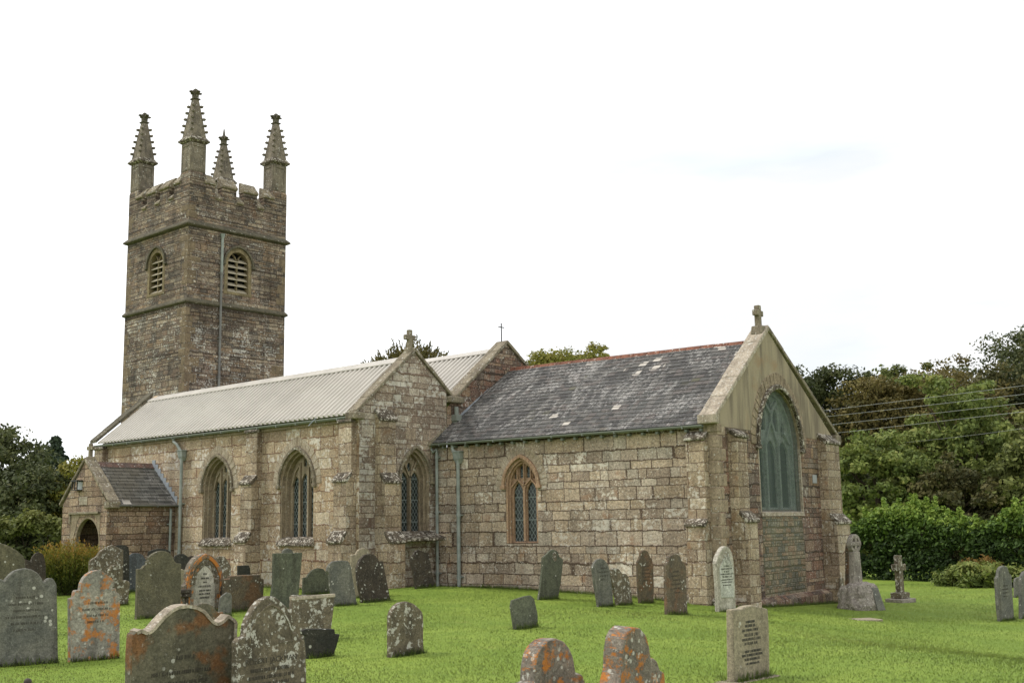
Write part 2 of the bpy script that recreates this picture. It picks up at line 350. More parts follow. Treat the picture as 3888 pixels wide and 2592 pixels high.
M['gs_whitegrey'] = plain_stone('greyed_marble', C(182, 176, 162), C(150, 144, 130), .1, orange=.36, darkamt=.55, dark=C(92, 92, 84))
M['gs_pale'] = plain_stone('pale_granite', C(150, 140, 118), C(138, 128, 108), .1, darkamt=.25, fine=70.)
M['gs_mottle'] = plain_stone('mottled_lichened_stone', C(112, 102, 84), C(92, 84, 70), .68, darkamt=.5)
M['gs_white'] = plain_stone('white_marble', C(184, 184, 174), C(166, 166, 154), .0, darkamt=.3, dark=C(136, 134, 120), bump=.15)
M['gs_ring'] = plain_stone('orange_crusted_stone', C(120, 104, 84), C(94, 84, 72), .2, orange=.9, darkamt=.5)
M['boulder'] = plain_stone('rough_grey_granite', C(150, 142, 132), C(124, 116, 108), .4, darkamt=.5)
M['gs_arch'] = plain_stone('weathered_marble_frame', C(142, 134, 118), C(98, 90, 80), .3, orange=.62, darkamt=.5)
M['gs_ornate'] = plain_stone('rust_streaked_slate', C(104, 98, 82), C(90, 86, 72), .2, darkamt=.35, brown=C(122, 82, 50))
M['letter'] = simple('worn_black_lettering', C(74, 72, 66), .8, var=.2)
M['letterfaint'] = simple('faint_cut_lettering', C(66, 62, 54), .9, var=.2)

# ------------------------------------------------------------------ mesh helpers
class MB:
    def __init__(s): s.v = []; s.f = []
    def add(s, vs, fs):
        k = len(s.v); s.v += [tuple(p) for p in vs]; s.f += [tuple(i + k for i in f) for f in fs]; return s
class Frame:
    """wall frame: u along the wall, v up, d outwards"""
    def __init__(s, O, U, N, V=(0, 0, 1)): s.O, s.U, s.N, s.V = Vector(O), Vector(U), Vector(N), Vector(V)
    def p(s, u, v, d=0.): return s.O + s.U * u + s.V * v + s.N * d
def prism(mb, poly, fr, d0, d1):
    n = len(poly)
    vs = [fr.p(u, v, d1) for u, v in poly] + [fr.p(u, v, d0) for u, v in poly]
    fs = [tuple(range(n)), tuple(range(2 * n - 1, n - 1, -1))] + [(i, i + n, (i + 1) % n + n, (i + 1) % n) for i in range(n)]
    mb.add(vs, fs)
def fbox(mb, fr, u0, u1, v0, v1, d0, d1): prism(mb, [(u0, v0), (u1, v0), (u1, v1), (u0, v1)], fr, d0, d1)
def profile(mb, prof, fr, u0, u1):
    """extrude a (d, v) profile along u"""
    n = len(prof)
    vs = [fr.p(u0, v, d) for d, v in prof] + [fr.p(u1, v, d) for d, v in prof]
    fs = [tuple(range(n)), tuple(range(2 * n - 1, n - 1, -1))] + [(i, i + n, (i + 1) % n + n, (i + 1) % n) for i in range(n)]
    mb.add(vs, fs)
def panel(mb, outline, holes, fr, d=0., depth=.35, rim=False):
    bm = bmesh.new(); edges = []
    for loop in [outline] + holes:
        vs = [bm.verts.new(fr.p(u, v, d)) for u, v in loop]
        edges += [bm.edges.new((vs[i], vs[(i + 1) % len(vs)])) for i in range(len(vs))]
    bmesh.ops.triangle_fill(bm, use_beauty=True, use_dissolve=False, edges=edges, normal=fr.N)
    bm.verts.index_update()
    mb.add([v.co[:] for v in bm.verts], [[v.index for v in f.verts] for f in bm.faces]); bm.free()
    for loop in ([outline] if rim else []) + holes:
        n = len(loop)
        mb.add([fr.p(u, v, d) for u, v in loop] + [fr.p(u, v, d - depth) for u, v in loop], [(i, (i + 1) % n, (i + 1) % n + n, i + n) for i in range(n)])
def tube(mb, pts, r, n=8, caps=True, r1=None):
    pts = [Vector(p) for p in pts]; k = len(mb.v); m = len(pts)
    for i, p in enumerate(pts):
        t = (pts[min(i + 1, m - 1)] - pts[max(i - 1, 0)]).normalized()
        a = t.orthogonal().normalized() if abs(t.z) < .99 else Vector((1, 0, 0))
        if abs(t.z) < .99: a = t.cross(Vector((0, 0, 1))).normalized()
        b = t.cross(a)
        rr = r if r1 is None else r + (r1 - r) * i / (m - 1)
        for j in range(n):
            an = 2 * math.pi * j / n
            mb.v.append(tuple(p + a * math.cos(an) * rr + b * math.sin(an) * rr))
    for i in range(m - 1):
        for j in range(n): mb.f.append((k + i * n + j, k + i * n + (j + 1) % n, k + (i + 1) * n + (j + 1) % n, k + (i + 1) * n + j))
    if caps: mb.f.append(tuple(k + j for j in range(n))[::-1]); mb.f.append(tuple(k + (m - 1) * n + j for j in range(n)))
def frustum(mb, c, z0, z1, a0, a1, b0=None, b1=None):
    b0 = a0 if b0 is None else b0; b1 = a1 if b1 is None else b1
    vs = [(c[0] + sx * a0, c[1] + sy * b0, z0) for sx, sy in ((-1, -1), (1, -1), (1, 1), (-1, 1))] + [(c[0] + sx * a1, c[1] + sy * b1, z1) for sx, sy in ((-1, -1), (1, -1), (1, 1), (-1, 1))]
    mb.add(vs, [(3, 2, 1, 0), (4, 5, 6, 7)] + [(i, (i + 1) % 4, (i + 1) % 4 + 4, i + 4) for i in range(4)])
def set_uv(me):
    uvl = me.uv_layers.new(name='UVMap'); n = len(me.loops)
    co = np.empty(len(me.vertices) * 3, np.float32); me.vertices.foreach_get('co', co); co = co.reshape(-1, 3)
    vi = np.empty(n, np.int32); me.loops.foreach_get('vertex_index', vi)
    nf = len(me.polygons); no = np.empty(nf * 3, np.float32); me.polygons.foreach_get('normal', no); no = no.reshape(-1, 3)
    tot = np.empty(nf, np.int32); me.polygons.foreach_get('loop_total', tot)
    N = np.repeat(no, tot, 0); P = co[vi]
    h = np.hypot(N[:, 0], N[:, 1]); flat = h < .2
    T = np.stack([-N[:, 1], N[:, 0], np.zeros_like(h)], 1) / np.maximum(h, 1e-6)[:, None]
    S = np.cross(N, T)
    T[flat] = (1, 0, 0); S[flat] = (0, 1, 0)
    S = np.where((S[:, 2] < 0)[:, None], -S, S)
    uv = np.stack([(P * T).sum(1), (P * S).sum(1)], 1).astype(np.float32)
    uvl.data.foreach_set('uv', uv.ravel())
ROOT = {}
def thing(name, label, cat, loc, group=None, kind=None):
    o = bpy.data.objects.new(name, None); COL.objects.link(o); o.location = loc; o.empty_display_size = .3
    o['label'] = label; o['category'] = cat
    if group: o['group'] = group
    if kind: o['kind'] = kind
    ROOT[o.name] = Vector(loc)
    return o
def attach(o, parent):
    o.parent = parent
    if parent.name in ROOT: o.matrix_parent_inverse = Matrix.Translation(-ROOT[parent.name])
def obj(name, mb, mat, parent=None, bevel=0., smooth=False, label=None, recalc=True, uv=True, segs=2):
    me = bpy.data.meshes.new(name); me.from_pydata(mb.v, [], mb.f)
    if recalc:
        bm = bmesh.new(); bm.from_mesh(me); bmesh.ops.recalc_face_normals(bm, faces=bm.faces); bm.to_mesh(me); bm.free()
    me.update()
    if uv: set_uv(me)
    if smooth: me.polygons.foreach_set('use_smooth', [True] * len(me.polygons))
    me.materials.append(mat)
    o = bpy.data.objects.new(name, me); COL.objects.link(o)
    if bevel > 0:
        b = o.modifiers.new('bevel', 'BEVEL'); b.width = bevel; b.segments = segs; b.limit_method = 'ANGLE'; b.angle_limit = R(35)
    if parent is not None: attach(o, parent)
    if label: o['label'] = label
    return o
def parts(name, mbs, mat, parent, **k): return [obj(name, m, mat, parent, **k) for m in mbs]
def tag(o, label, cat, group=None, kind=None):
    if label: o['label'] = label; o['category'] = cat
    if group: o['group'] = group
    if kind: o['kind'] = kind
    return o
def arcpts(cu, hw, zsp, zap, n=9):
    """pointed arch from right springing over the apex to the left springing"""
    h = zap - zsp; r = (hw * hw + h * h) / (2 * hw); cx_ = cu + hw - r
    t1 = math.atan2(h, cu - cx_)
    right = [(cx_ + r * math.cos(t1 * i / n), zsp + r * math.sin(t1 * i / n)) for i in range(n + 1)]
    left = [(2 * cu - x, z) for x, z in right[::-1]][1:]
    return right + left
def arch(cu, zs, hw, zsp, zap, n=9): return [(cu - hw, zs), (cu + hw, zs)] + arcpts(cu, hw, zsp, zap, n)
def ring(mb, fr, inner, outer, d0, d1):
    """closed band between two arch polygons with the same number of points"""
    n = len(inner)
    vs = [fr.p(u, v, d1) for u, v in inner] + [fr.p(u, v, d1) for u, v in outer] + [fr.p(u, v, d0) for u, v in inner] + [fr.p(u, v, d0) for u, v in outer]
    fs = []
    for i in range(n):
        j = (i + 1) % n
        fs += [(i, j, j + n, i + n), (i, i + 2 * n, j + 2 * n, j), (i + n, j + n, j + 3 * n, i + 3 * n), (i + 2 * n, i + 3 * n, j + 3 * n, j + 2 * n)]
    mb.add(vs, fs)
def band(mb, fr, inner, outer, d0, d1):
    """open band (hood mould) along an arc"""
    for i in range(len(inner) - 1):
        prism(mb, [inner[i], outer[i], outer[i + 1], inner[i + 1]], fr, d0, d1)
def voussoirs(mb, fr, cu, hw, zsp, zap, th, d0, d1, per=3, skip=0):
    a = arcpts(cu, hw, zsp, zap, 24); b = arcpts(cu, hw + th, zsp, zap + th * 1.05, 24)
    i = 0
    rnd = random.Random(int(cu * 100) + 7)
    while i + per < len(a):
        g = .11
        def L(q, t): k = min(int(t), len(q) - 2); f = t - k; return (q[k][0] + (q[k + 1][0] - q[k][0]) * f, q[k][1] + (q[k + 1][1] - q[k][1]) * f)
        t0, t1 = i + g * per * .5, i + per - g * per * .5
        e = rnd.uniform(-.02, .02)
        dd = rnd.uniform(-.006, .006)
        ob = lambda t: tuple(x + (y - x) * (1 + e / th) for x, y in zip(L(a, t), L(b, t)))
        prism(mb, [L(a, t0), ob(t0), ob((t0 + t1) / 2), ob(t1), L(a, t1), L(a, (t0 + t1) / 2)], fr, d0, d1 + dd)
        i += per

def make_window(fr, cu, zs, hw, zsp, zap, lights, parent, frame_mat, depth=.34, orders=((.08, .0), (.08, .12)), hood=True, sill=True, vous=0., extra=(), ribs=(), hood_mat=None, vous_mat=None, pane_mat=None, plate_mat=None, light_top=None, sill_mat=None):
    """stone window set in an opening: moulded frame and tracery, panes, sill, hood mould. Returns the hole for the wall panel"""
    mb = MB(); w = hw; zs_, za = zs, zap
    for t, dd in orders:
        inner = arch(cu, zs_ + .0, w - t, zsp, za - t * 1.15); outer = arch(cu, zs_ - .004, w + .004, zsp, za + .004)
        ring(mb, fr, inner, outer, -depth, -.025 - dd)
        w -= t; za -= t * 1.15
    pd = -depth + .10
    holes = [arch(c, zs_ + .04, h, z1, z2, 5) for c, h, z1, z2 in lights] + [arch(c, z0, h, z1, z2, 4) for c, h, z0, z1, z2 in extra]
    panel(mb, arch(cu, zs_, w + .01, zsp, za + .01), holes, fr, pd, .10)
    for (u0, v0), (u1, v1), rw in ribs:
        dx, dz = u1 - u0, v1 - v0; L = math.hypot(dx, dz); nx, nz = -dz / L * rw, dx / L * rw
        prism(mb, [(u0 - nx, v0 - nz), (u1 - nx, v1 - nz), (u1 + nx, v1 + nz), (u0 + nx, v0 + nz)], fr, pd - .02, pd + .055)
    win = obj('window', mb, frame_mat, parent, bevel=.012)
    for c, h, z1, z2 in lights:
        m2 = MB(); prism(m2, arch(c, zs_, h + .03, z1, z2 + .03, 5), fr, pd - .075, pd - .06); obj('pane', m2, pane_mat or M['glass'], win)
    if extra:
        for c, h, z0, z1, z2 in extra: m2 = MB(); prism(m2, arch(c, z0 - .02, h + .02, z1, z2 + .02, 4), fr, pd - .075, pd - .06); obj('tracery_pane', m2, pane_mat or M['glass'], win)
    if hood:
        m2 = MB(); a = arcpts(cu, hw + .01, zsp, zap + .01); b = arcpts(cu, hw + .10, zsp, zap + .115)
        band(m2, fr, a, b, -.03, .075)
        for s in (-1, 1): fbox(m2, fr, cu + s * (hw + .065) - .075, cu + s * (hw + .065) + .075, zsp - .09, zsp + .01, -.03, .09)
        obj('hood_mould', m2, hood_mat or M['coping'], win, bevel=.015)
    if sill:
        m2 = MB(); profile(m2, [(-.2, zs + .16), (.0, zs + .10), (.11, zs - .05), (.11, zs - .11), (-.2, zs - .12)], fr, cu - hw - .04, cu + hw + .04)
        obj('sill', m2, sill_mat or M['cap'], win, bevel=.015)
    if vous:
        m2 = MB(); voussoirs(m2, fr, cu, hw + (.105 if hood else .0), zsp, zap + (.12 if hood else 0), vous, -.05, .012)
        obj('voussoir_arch', m2, vous_mat or M['vouss'], win, bevel=.008)
    return arch(cu, zs - .02, hw, zsp, zap)
def make_buttress(fr, u0, u1, stages, parent, mat, zb=-1.2, capmat=None):
    """stages from the top down: (z_top_of_slope, z_foot_of_slope, projection below the slope)"""
    prof = [(-.05, stages[0][0])]; d_prev = 0.
    caps = []
    for zt, zf, d in stages:
        prof += [(d_prev, zt - .02), (d, zf - .02)]
        caps.append(MB()); profile(caps[-1], [(d_prev - .03, zt - .06), (d_prev - .0, zt + .03), (d + .055, zf + .06), (d + .055, zf - .02), (d - .02, zf - .03)], fr, u0 - .03, u1 + .03)
        d_prev = d
    prof += [(d_prev, zb), (-.05, zb)]
    mb = MB(); profile(mb, prof, fr, u0, u1)
    b = obj('buttress', mb, mat, parent, bevel=.02)
    parts('weathering', caps, capmat or M['cap'], b, bevel=.02)
    return b
def make_coping(fr, low, high, t, d0, d1, parent, mat, name='coping', kneel=.0):
    """sloping gable coping between two points of the gable plane"""
    mb = MB(); n = 5
    for i in range(n):
        f0, f1 = i / n + .003, (i + 1) / n - .003
        a = (low[0] + (high[0] - low[0]) * f0, low[1] + (high[1] - low[1]) * f0); b = (low[0] + (high[0] - low[0]) * f1, low[1] + (high[1] - low[1]) * f1)
        j = ((i * 7) % 3 - 1) * .008
        prism(mb, [a, b, (b[0], b[1] + t + j), (a[0], a[1] + t + j)], fr, d0, d1 + j * .6)
    return obj(name, mb, mat, parent, bevel=.025)
def gable_cross(c, z0, z1, zarm, arm, w, dpt, axis, parent, mat, saddle=.28):
    """stone cross on a saddle stone, arms along the given axis"""
    fr = Frame(c, axis, Vector(axis).cross(Vector((0, 0, 1))))
    mb = MB()
    fbox(mb, fr, -w, w, z0, z1, -dpt, dpt); fbox(mb, fr, -arm, arm, zarm - w * 1.05, zarm + w * 1.05, -dpt * .96, dpt * .96)
    o = obj('gable_cross', mb, mat, parent, bevel=.02)
    if saddle:
        m2 = MB(); prism(m2, [(-saddle, z0 - .24), (saddle, z0 - .24), (w * 1.5, z0 + .02), (-w * 1.5, z0 + .02)], fr, -dpt * 2.1, dpt * 2.1); obj('saddle_stone', m2, M['coping'], o, bevel=.03)
    return o
def slate_slope(mb, fr, u0, u1, z_e, d_e, z_r, d_r, step=.205, lip=.014, wave=0.):
    """slated slope as overlapping courses; d is the inward (negative outward) distance of the wall frame"""
    L = math.hypot(z_r - z_e, d_r - d_e); n = max(1, round(L / step)); sz, sdd = (z_r - z_e) / L, (d_r - d_e) / L
    nz, nd = abs(sdd), sz * (1 if d_r < d_e else -1)
    seg = 14; rnd = random.Random(5)
    for i in range(n):
        s0, s1 = L * i / n - .01, L * (i + 1) / n + .02
        for k in range(seg):
            ua, ub = u0 + (u1 - u0) * k / seg, u0 + (u1 - u0) * (k + 1) / seg
            P = lambda s, off, u, w: fr.p(u, z_e + sz * s + nz * (off + w), d_e + sdd * s + nd * (off + w))
            wa, wb = wave * math.sin(k * .9 + i * .2), wave * math.sin((k + 1) * .9 + i * .2)
            mb.add([P(s0, lip, ua, wa), P(s0, lip, ub, wb), P(s1, 0, ub, wb), P(s1, 0, ua, wa), P(s0, -.004, ub, wb), P(s0, -.004, ua, wa)], [(0, 1, 2, 3), (5, 4, 1, 0)])

# ------------------------------------------------------------------ ground height
def sm(t): t = min(1., max(0., t)); return t * t * (3 - 2 * t)
def ground_z(x, y):
    t = (x + 21) * .06 + (y - 23) * .05
    z = -.8 * sm(t) * sm((y - 12) / 10) + .12 * sm((-26 - x) / 8) * sm((y - 12) / 8) + .16 * math.exp(-((x + 22.3) ** 2 + (y - 21.4) ** 2) / 3.2)
    far = math.hypot(x + 5, y - 5)
    if far > 56: z += 5.5 * sm((far - 56) / 60) * sm((math.atan2(y, -x) - .5) / .5) + 1.2 * sm((far - 60) / 80)
    return z

# ------------------------------------------------------------------ the church
church = thing('stone_church', 'old granite parish church with a pinnacled west tower, cream metal and slate roofs', 'church', (-27, 24, 0))
X, Y, Z = Vector((1, 0, 0)), Vector((0, 1, 0)), Vector((0, 0, 1))
YS, XE = 20.78, -24.38                       # south face and east face of the aisle
XW = -38.75
SA = Frame((0, YS, 0), X, -Y)                # aisle south wall
EA = Frame((XE, 0, 0), Y, X)                 # aisle and nave east wall
CB, DC = Vector((-23.481, 23.799, 0)), .1025
cX, cY = Vector((math.cos(DC), math.sin(DC), 0)), Vector((-math.sin(DC), math.cos(DC), 0))
SC = Frame(CB, cX, -cY)                      # chancel south wall
XC = 8.30
EC = Frame(CB + cX * XC, cY, cX)             # chancel east wall

# --- aisle south wall with its two three-light windows
holes = []
for cu in (-27.17, -31.25):
    lights = [(cu - .42, .165, 2.98, 3.27), (cu, .165, 3.03, 3.35), (cu + .42, .165, 2.98, 3.27)]
    ex = [(cu + .0, .07, 3.55, 3.68, 3.78), (cu - .21, .05, 3.36, 3.46, 3.54), (cu + .21, .05, 3.36, 3.46, 3.54)]
    rb = [((cu - .2, 1.4), (cu - .2, 3.66), .035), ((cu + .2, 1.4), (cu + .2, 3.66), .035), ((cu - .57, 3.0), (cu - .42, 3.4), .02), ((cu + .57, 3.0), (cu + .42, 3.4), .02), ((cu - .42, 3.4), (cu - .2, 3.62), .02), ((cu + .42, 3.4), (cu + .2, 3.62), .02)]
    holes.append(make_window(SA, cu, 1.34, .79, 3.0, 4.02, lights, church, M['dressed'], depth=.40, orders=((.055, .0), (.055, .12)), vous=.24, extra=ex, ribs=rb))
mb = MB(); panel(mb, [(XW, -.4), (XE, -.4), (XE, 4.78), (XW, 4.78)], holes, SA, 0, .45)
aw = obj('aisle_south_wall', mb, M['aisle'], church)
# --- aisle and nave east gables
lights = [(22.68, .18, 3.0, 3.32), (23.12, .18, 3.0, 3.32)]
h = make_window(EA, 22.9, 1.55, .58, 3.05, 3.98, lights, church, M['dressed'], depth=.36, orders=((.07, .0), (.06, .11)), vous=0, extra=[(22.9, .08, 3.34, 3.48, 3.6), (22.66, .04, 3.4, 3.46, 3.52), (23.14, .04, 3.4, 3.46, 3.52)],
                ribs=[((22.9, 1.6), (22.9, 3.2), .03), ((22.9, 3.15), (22.62, 3.66), .025), ((22.9, 3.15), (23.18, 3.66), .025)], sill=False)
mb = MB(); panel(mb, [(YS, -.4), (24.2, -.4), (24.2, 5.75), (22.87, 6.835), (YS, 5.0)], [h], EA, 0, .45)
obj('aisle_east_wall', mb, M['gable'], church)
mb = MB(); profile(mb, [(-.1, 1.62), (.0, 1.60), (.62, 1.42), (.62, 1.33), (-.1, 1.30)], EA, 21.9, 23.55); obj('string_course', mb, M['cap'], church, bevel=.02)
mb = MB(); panel(mb, [(24.205, -.4), (29.7, -.4), (29.7, 5.53), (26.93, 7.49), (24.205, 5.27)], [], EA, .012, .45)
obj('nave_east_wall', mb, M['east'], church)
mb = MB(); prism(mb, [(YS, -.3), (24.2, -.3), (24.2, 5.4), (22.8, 6.75), (YS, 4.78)], Frame((XW, 0, 0), Y, -X), -.45, 0); obj('aisle_west_wall', mb, M['aisle'], church)
# copings
make_coping(EA, (20.62, 4.86), (22.88, 6.84), .13, -.36, .07, church, M['coping'])
make_coping(EA, (24.42, 5.58), (22.88, 6.84), .13, -.34, .07, church, M['coping'])
make_coping(EA, (24.55, 5.55), (26.93, 7.50), .13, -.42, .09, church, M['coping'])
make_coping(EA, (29.9, 5.40), (26.93, 7.50), .13, -.42, .09, church, M['coping'])
WA = Frame((XW, 0, 0), Y, -X)
make_coping(WA, (20.55, 4.88), (22.80, 6.78), .13, -.12, .34, church, M['towertrim'])
mb = MB(); fbox(mb, EA, 20.55, 20.92, 4.72, 4.93, -.37, .09); obj('kneeler', mb, M['coping'], church, bevel=.04)
mb = MB(); fbox(mb, EA, 24.22, 24.85, 5.42, 5.62, -.45, .16); obj('kneeler', mb, M['coping'], church, bevel=.04)
mb = MB(); fbox(mb, EA, 24.40, 24.62, 4.86, 5.06, -.1, .24); fbox(mb, EA, 24.43, 24.59, 4.68, 4.87, -.1, .18); tube(mb, [EA.p(24.5, 5.3, .12), EA.p(24.5, 5.02, .14)], .07); obj('rainwater_hopper', mb, M['gutter'], church, bevel=.015)
gable_cross(EA.p(22.80, 0, -.12), 6.94, 7.50, 7.27, .20, .07, .065, Y, church, M['coping'], saddle=.15)
mb = MB(); c_ = EA.p(26.88, 0, -.15); fr_ = Frame(c_, Y, X); fbox(mb, fr_, -.014, .014, 7.6, 8.2, -.012, .012); fbox(mb, fr_, -.135, .135, 8.05, 8.078, -.011, .011); obj('metal_cross', mb, M['iron'], church)
# box-profile metal roofs, ribs running down the slope
def ribbed(x0, x1, ye, ze, yr, zr, pitch=.224, hgt=.06):
    L = Vector((0, yr - ye, zr - ze)); nrm = Vector((0, -(zr - ze), (yr - ye))) if yr > ye else Vector((0, (zr - ze), -(yr - ye)))
    nrm.normalize(); mb = MB(); xs = []; x = x0
    while x < x1 - pitch * .4:
        xs += [(x, 0), (x + pitch * .50, 0), (x + pitch * .56, hgt), (x + pitch * .86, hgt)]; x += pitch
    xs.append((x1, 0))
    lo, hi = Vector((0, ye, ze)), Vector((0, yr, zr)); n = len(xs)
    for u, hh in xs:
        for b in (lo, lo.lerp(hi, .5) + nrm * -.004, hi): mb.v.append(tuple(Vector((u, 0, 0)) + b + nrm * hh))
    for i in range(n - 1):
        for j in range(2): mb.f.append((3 * i + j, 3 * i + 3 + j, 3 * i + 4 + j, 3 * i + 1 + j))
    for i in range(n - 1):           # rib ends at the eaves
        if xs[i][1] + xs[i + 1][1] > 0:
            k = len(mb.v); mb.v += [tuple(Vector((xs[i][0], 0, 0)) + lo), tuple(Vector((xs[i + 1][0], 0, 0)) + lo)]; mb.f.append((k, k + 1, 3 * i + 3, 3 * i))
    return mb
ar = obj('aisle_roof', ribbed(XW + .1, XE - .34, 20.60, 4.86, 22.80, 6.66), M['sheet'], church, recalc=False)
obj('back_slope', ribbed(XW + .1, XE - .34, 24.35, 5.42, 22.82, 6.66), M['sheet'], ar, recalc=False)
nr = obj('nave_roof', ribbed(-39.5, XE - .42, 24.35, 5.42, 26.93, 7.36), M['sheet'], church, recalc=False)
obj('back_slope', ribbed(-39.5, XE - .42, 29.8, 5.2, 26.95, 7.36), M['sheet'], nr, recalc=False)
def ridge_cap(name, x0, x1, yr, zr, slope, par, seam=1.9):
    mb = MB(); x = x0
    while x < x1 - .05:
        xe = min(x + seam, x1); o_ = .0015 * (int((x - x0) / seam) % 2)
        w, dz = .29, .29 * slope - .065
        mb.add([(x, yr - w, zr - dz + .05 + o_), (xe, yr - w, zr - dz + .05 + o_), (xe, yr, zr + .065 + o_), (x, yr, zr + .065 + o_), (xe, yr + w, zr - dz + .05 + o_), (x, yr + w, zr - dz + .05 + o_),
                (x, yr - w - .004, zr - dz + .02), (xe, yr - w - .004, zr - dz + .02)], [(0, 1, 2, 3), (3, 2, 4, 5), (6, 7, 1, 0)])
        x = xe + .006
    return obj(name, mb, M['sheet'], par, recalc=False)
ridge_cap('ridge_flashing', XW + .05, XE - .34, 22.81, 6.66, .80, ar); ridge_cap('ridge_flashing', -39.5, XE - .42, 26.94, 7.36, .74, nr)
# eaves gutter of the aisle
def gutter(fr, u0, u1, d, z, par, mat, r=.062, brackets=.95):
    mb = MB(); prof = [(d - r * math.cos(a), z - r * math.sin(a)) for a in [math.pi * i / 8 for i in range(9)]]; prof += [(dd * .9 + d * .1, zz + .012 if k in (0, 8) else zz) for k, (dd, zz) in enumerate(prof[::-1])]
    profile(mb, prof, fr, u0, u1)
    prof2 = [(d + r - .008, z - .012), (d + r + .01, z - .012), (d + r + .01, z + .012), (d + r - .008, z + .012)]; profile(mb, prof2, fr, u0, u1)
    o = obj('eaves_gutter', mb, mat, par, recalc=True)
    u = u0 + .4
    while u < u1:
        m2 = MB(); fbox(m2, fr, u - .016, u + .016, z - r - .012, z + .012, d - r, d + r + .012); u += brackets
        obj('gutter_bracket', m2, mat, o)
    return o
gutter(SA, XW - .05, XE - .1, .15, 4.80, church, M['gutter'])
mb = MB(); fbox(mb, SA, XW, XE, 4.66, 4.79, .0, .06); obj('wall_plate', mb, M['dressed'], church)
mb = MB(); tube(mb, [(-25.95, 20.5, 4.86), (-26.02, 20.28, 4.62)], .012, 6); obj('stray_strut', mb, M['lead'], church)
# downpipe with hopper on the aisle wall
def downpipe(fr, u, d, ztop, zbot, r, par, gut=None, hopper=False, clips=(), mat=None):
    mb = MB(); mat = mat or M['pipe']
    if gut: tube(mb, [fr.p(gut[0], gut[1], .15), fr.p(gut[0], gut[1] - .1, .15), fr.p(gut[0] + (u - gut[0]) * .4, gut[1] - .2, .15 + (d - .15) * .4), fr.p(u, ztop + .12, d), fr.p(u, ztop, d)], r * .95, 10)
    tube(mb, [fr.p(u, ztop + .02, d), fr.p(u, (ztop + zbot) / 2, d), fr.p(u, zbot, d)], r, 10)
    for z in clips: tube(mb, [fr.p(u, z, d), fr.p(u, z + .09, d)], r * 1.28, 10); fbox(mb, fr, u - r * 2, u + r * 2, z + .03, z + .06, 0, d * .7)
    o = obj('downpipe', mb, mat, par, smooth=False)
    if hopper:
        m2 = MB()
        q = [(-.13, .20, .20), (-.13, .0, .17), (-.07, -.14, .10)]
        for (h0, z0, d0_), (h1, z1, d1_) in zip(q[:-1], q[1:]):
            vs = [fr.p(u - abs(h0), ztop + z0, .01), fr.p(u + abs(h0), ztop + z0, .01), fr.p(u + abs(h0), ztop + z0, d0_), fr.p(u - abs(h0), ztop + z0, d0_), fr.p(u - abs(h1), ztop + z1, .01), fr.p(u + abs(h1), ztop + z1, .01), fr.p(u + abs(h1), ztop + z1, d1_), fr.p(u - abs(h1), ztop + z1, d1_)]
            m2.add(vs, [(0, 1, 2, 3), (7, 6, 5, 4), (0, 4, 5, 1), (1, 5, 6, 2), (2, 6, 7, 3), (3, 7, 4, 0)])
        fbox(m2, fr, u - .15, u + .15, ztop + .19, ztop + .225, .005, .215)
        obj('hopper', m2, mat, o, bevel=.008)
    return o
downpipe(SA, -33.18, .10, 4.12, -.1, .052, church, gut=(-33.62, 4.74), hopper=True, clips=(2.55, .6))
# buttresses
make_buttress(SA, -29.48, -28.91, [(4.76, 4.66, .19), (3.34, 3.08, .36), (1.64, 1.36, .54)], church, M['buttress'])
make_buttress(SA, -25.06, -24.50, [(4.76, 4.66, .19), (3.24, 3.0, .36), (1.64, 1.34, .54)], church, M['buttress'])
make_buttress(SA, -38.74, -38.16, [(4.76, 4.66, .22), (3.24, 3.0, .38), (1.64, 1.34, .54)], church, M['buttress'])
make_buttress(EA, 21.36, 21.95, [(5.04, 4.72, .23), (3.23, 2.96, .42), (1.60, 1.31, .62)], church, M['buttress'])

# --- porch
XP, YP = -33.63, 18.36
SP = Frame((0, YP, 0), X, -Y); EP = Frame((XP, 0, 0), Y, X)
door = arch(-34.82, -.1, .80, 1.40, 2.22, 10)
mb = MB(); panel(mb, [(-36.52, -.3), (XP, -.3), (XP, 2.62), (-35.12, 4.02), (-36.52, 2.62)], [door], SP, .001, .12); porch = obj('porch', mb, M['porch'], church)
for f_ in (EP, Frame((-36.52, 0, 0), Y, -X)): mb = MB(); prism(mb, [(YP + .001, -.3), (YS, -.3), (YS, 2.66), (YP + .001, 2.66)], f_, -.35, 0); obj('side_wall', mb, M['porch'], porch)
mb = MB(); ring(mb, SP, arch(-34.82, -.1, .735, 1.40, 2.15, 10), arch(-34.82, -.1, .81, 1.40, 2.235, 10), -.14, .008)
obj('door_arch', mb, M['dressed'], porch, bevel=.02)
mb = MB()
fbox(mb, SP, -35.98, -34.05, 2.30, 2.38, -.02, .09); fbox(mb, SP, -35.98, -35.90, 2.0, 2.30, -.02, .06); obj('label_mould', mb, M['coping'], porch, bevel=.015)
mb = MB()
prism(mb, [(-35.92, .02), (-35.72, .02), (-35.72, 1.5), (-35.5, 2.05), (-35.3, 2.29), (-35.92, 2.29)], SP, -.02, .014)
obj('spandrel', mb, M['dressed'], porch); mb = MB(); prism(mb, [(-34.05, 1.5), (-34.02, 2.29), (-34.42, 2.29), (-34.22, 2.05)], SP, -.02, .012)
obj('spandrel', mb, M['dressed'], porch)
mb = MB(); fbox(mb, Frame((0, YS - .02, 0), X, -Y), -36.15, -33.99, -.1, 2.5, 0, .05); fbox(mb, Frame((0, YS - .02, 0), X, -Y), -35.75, -35.65, -.1, 1.85, 0, .09); fbox(mb, Frame((0, YS - .02, 0), X, -Y), -34.05, -33.95, -.1, 1.85, 0, .09); obj('inner_door_shade_panel', mb, M['wood'], porch)  # door widened across the back wall, a dark sheet painting the porch's inner shade
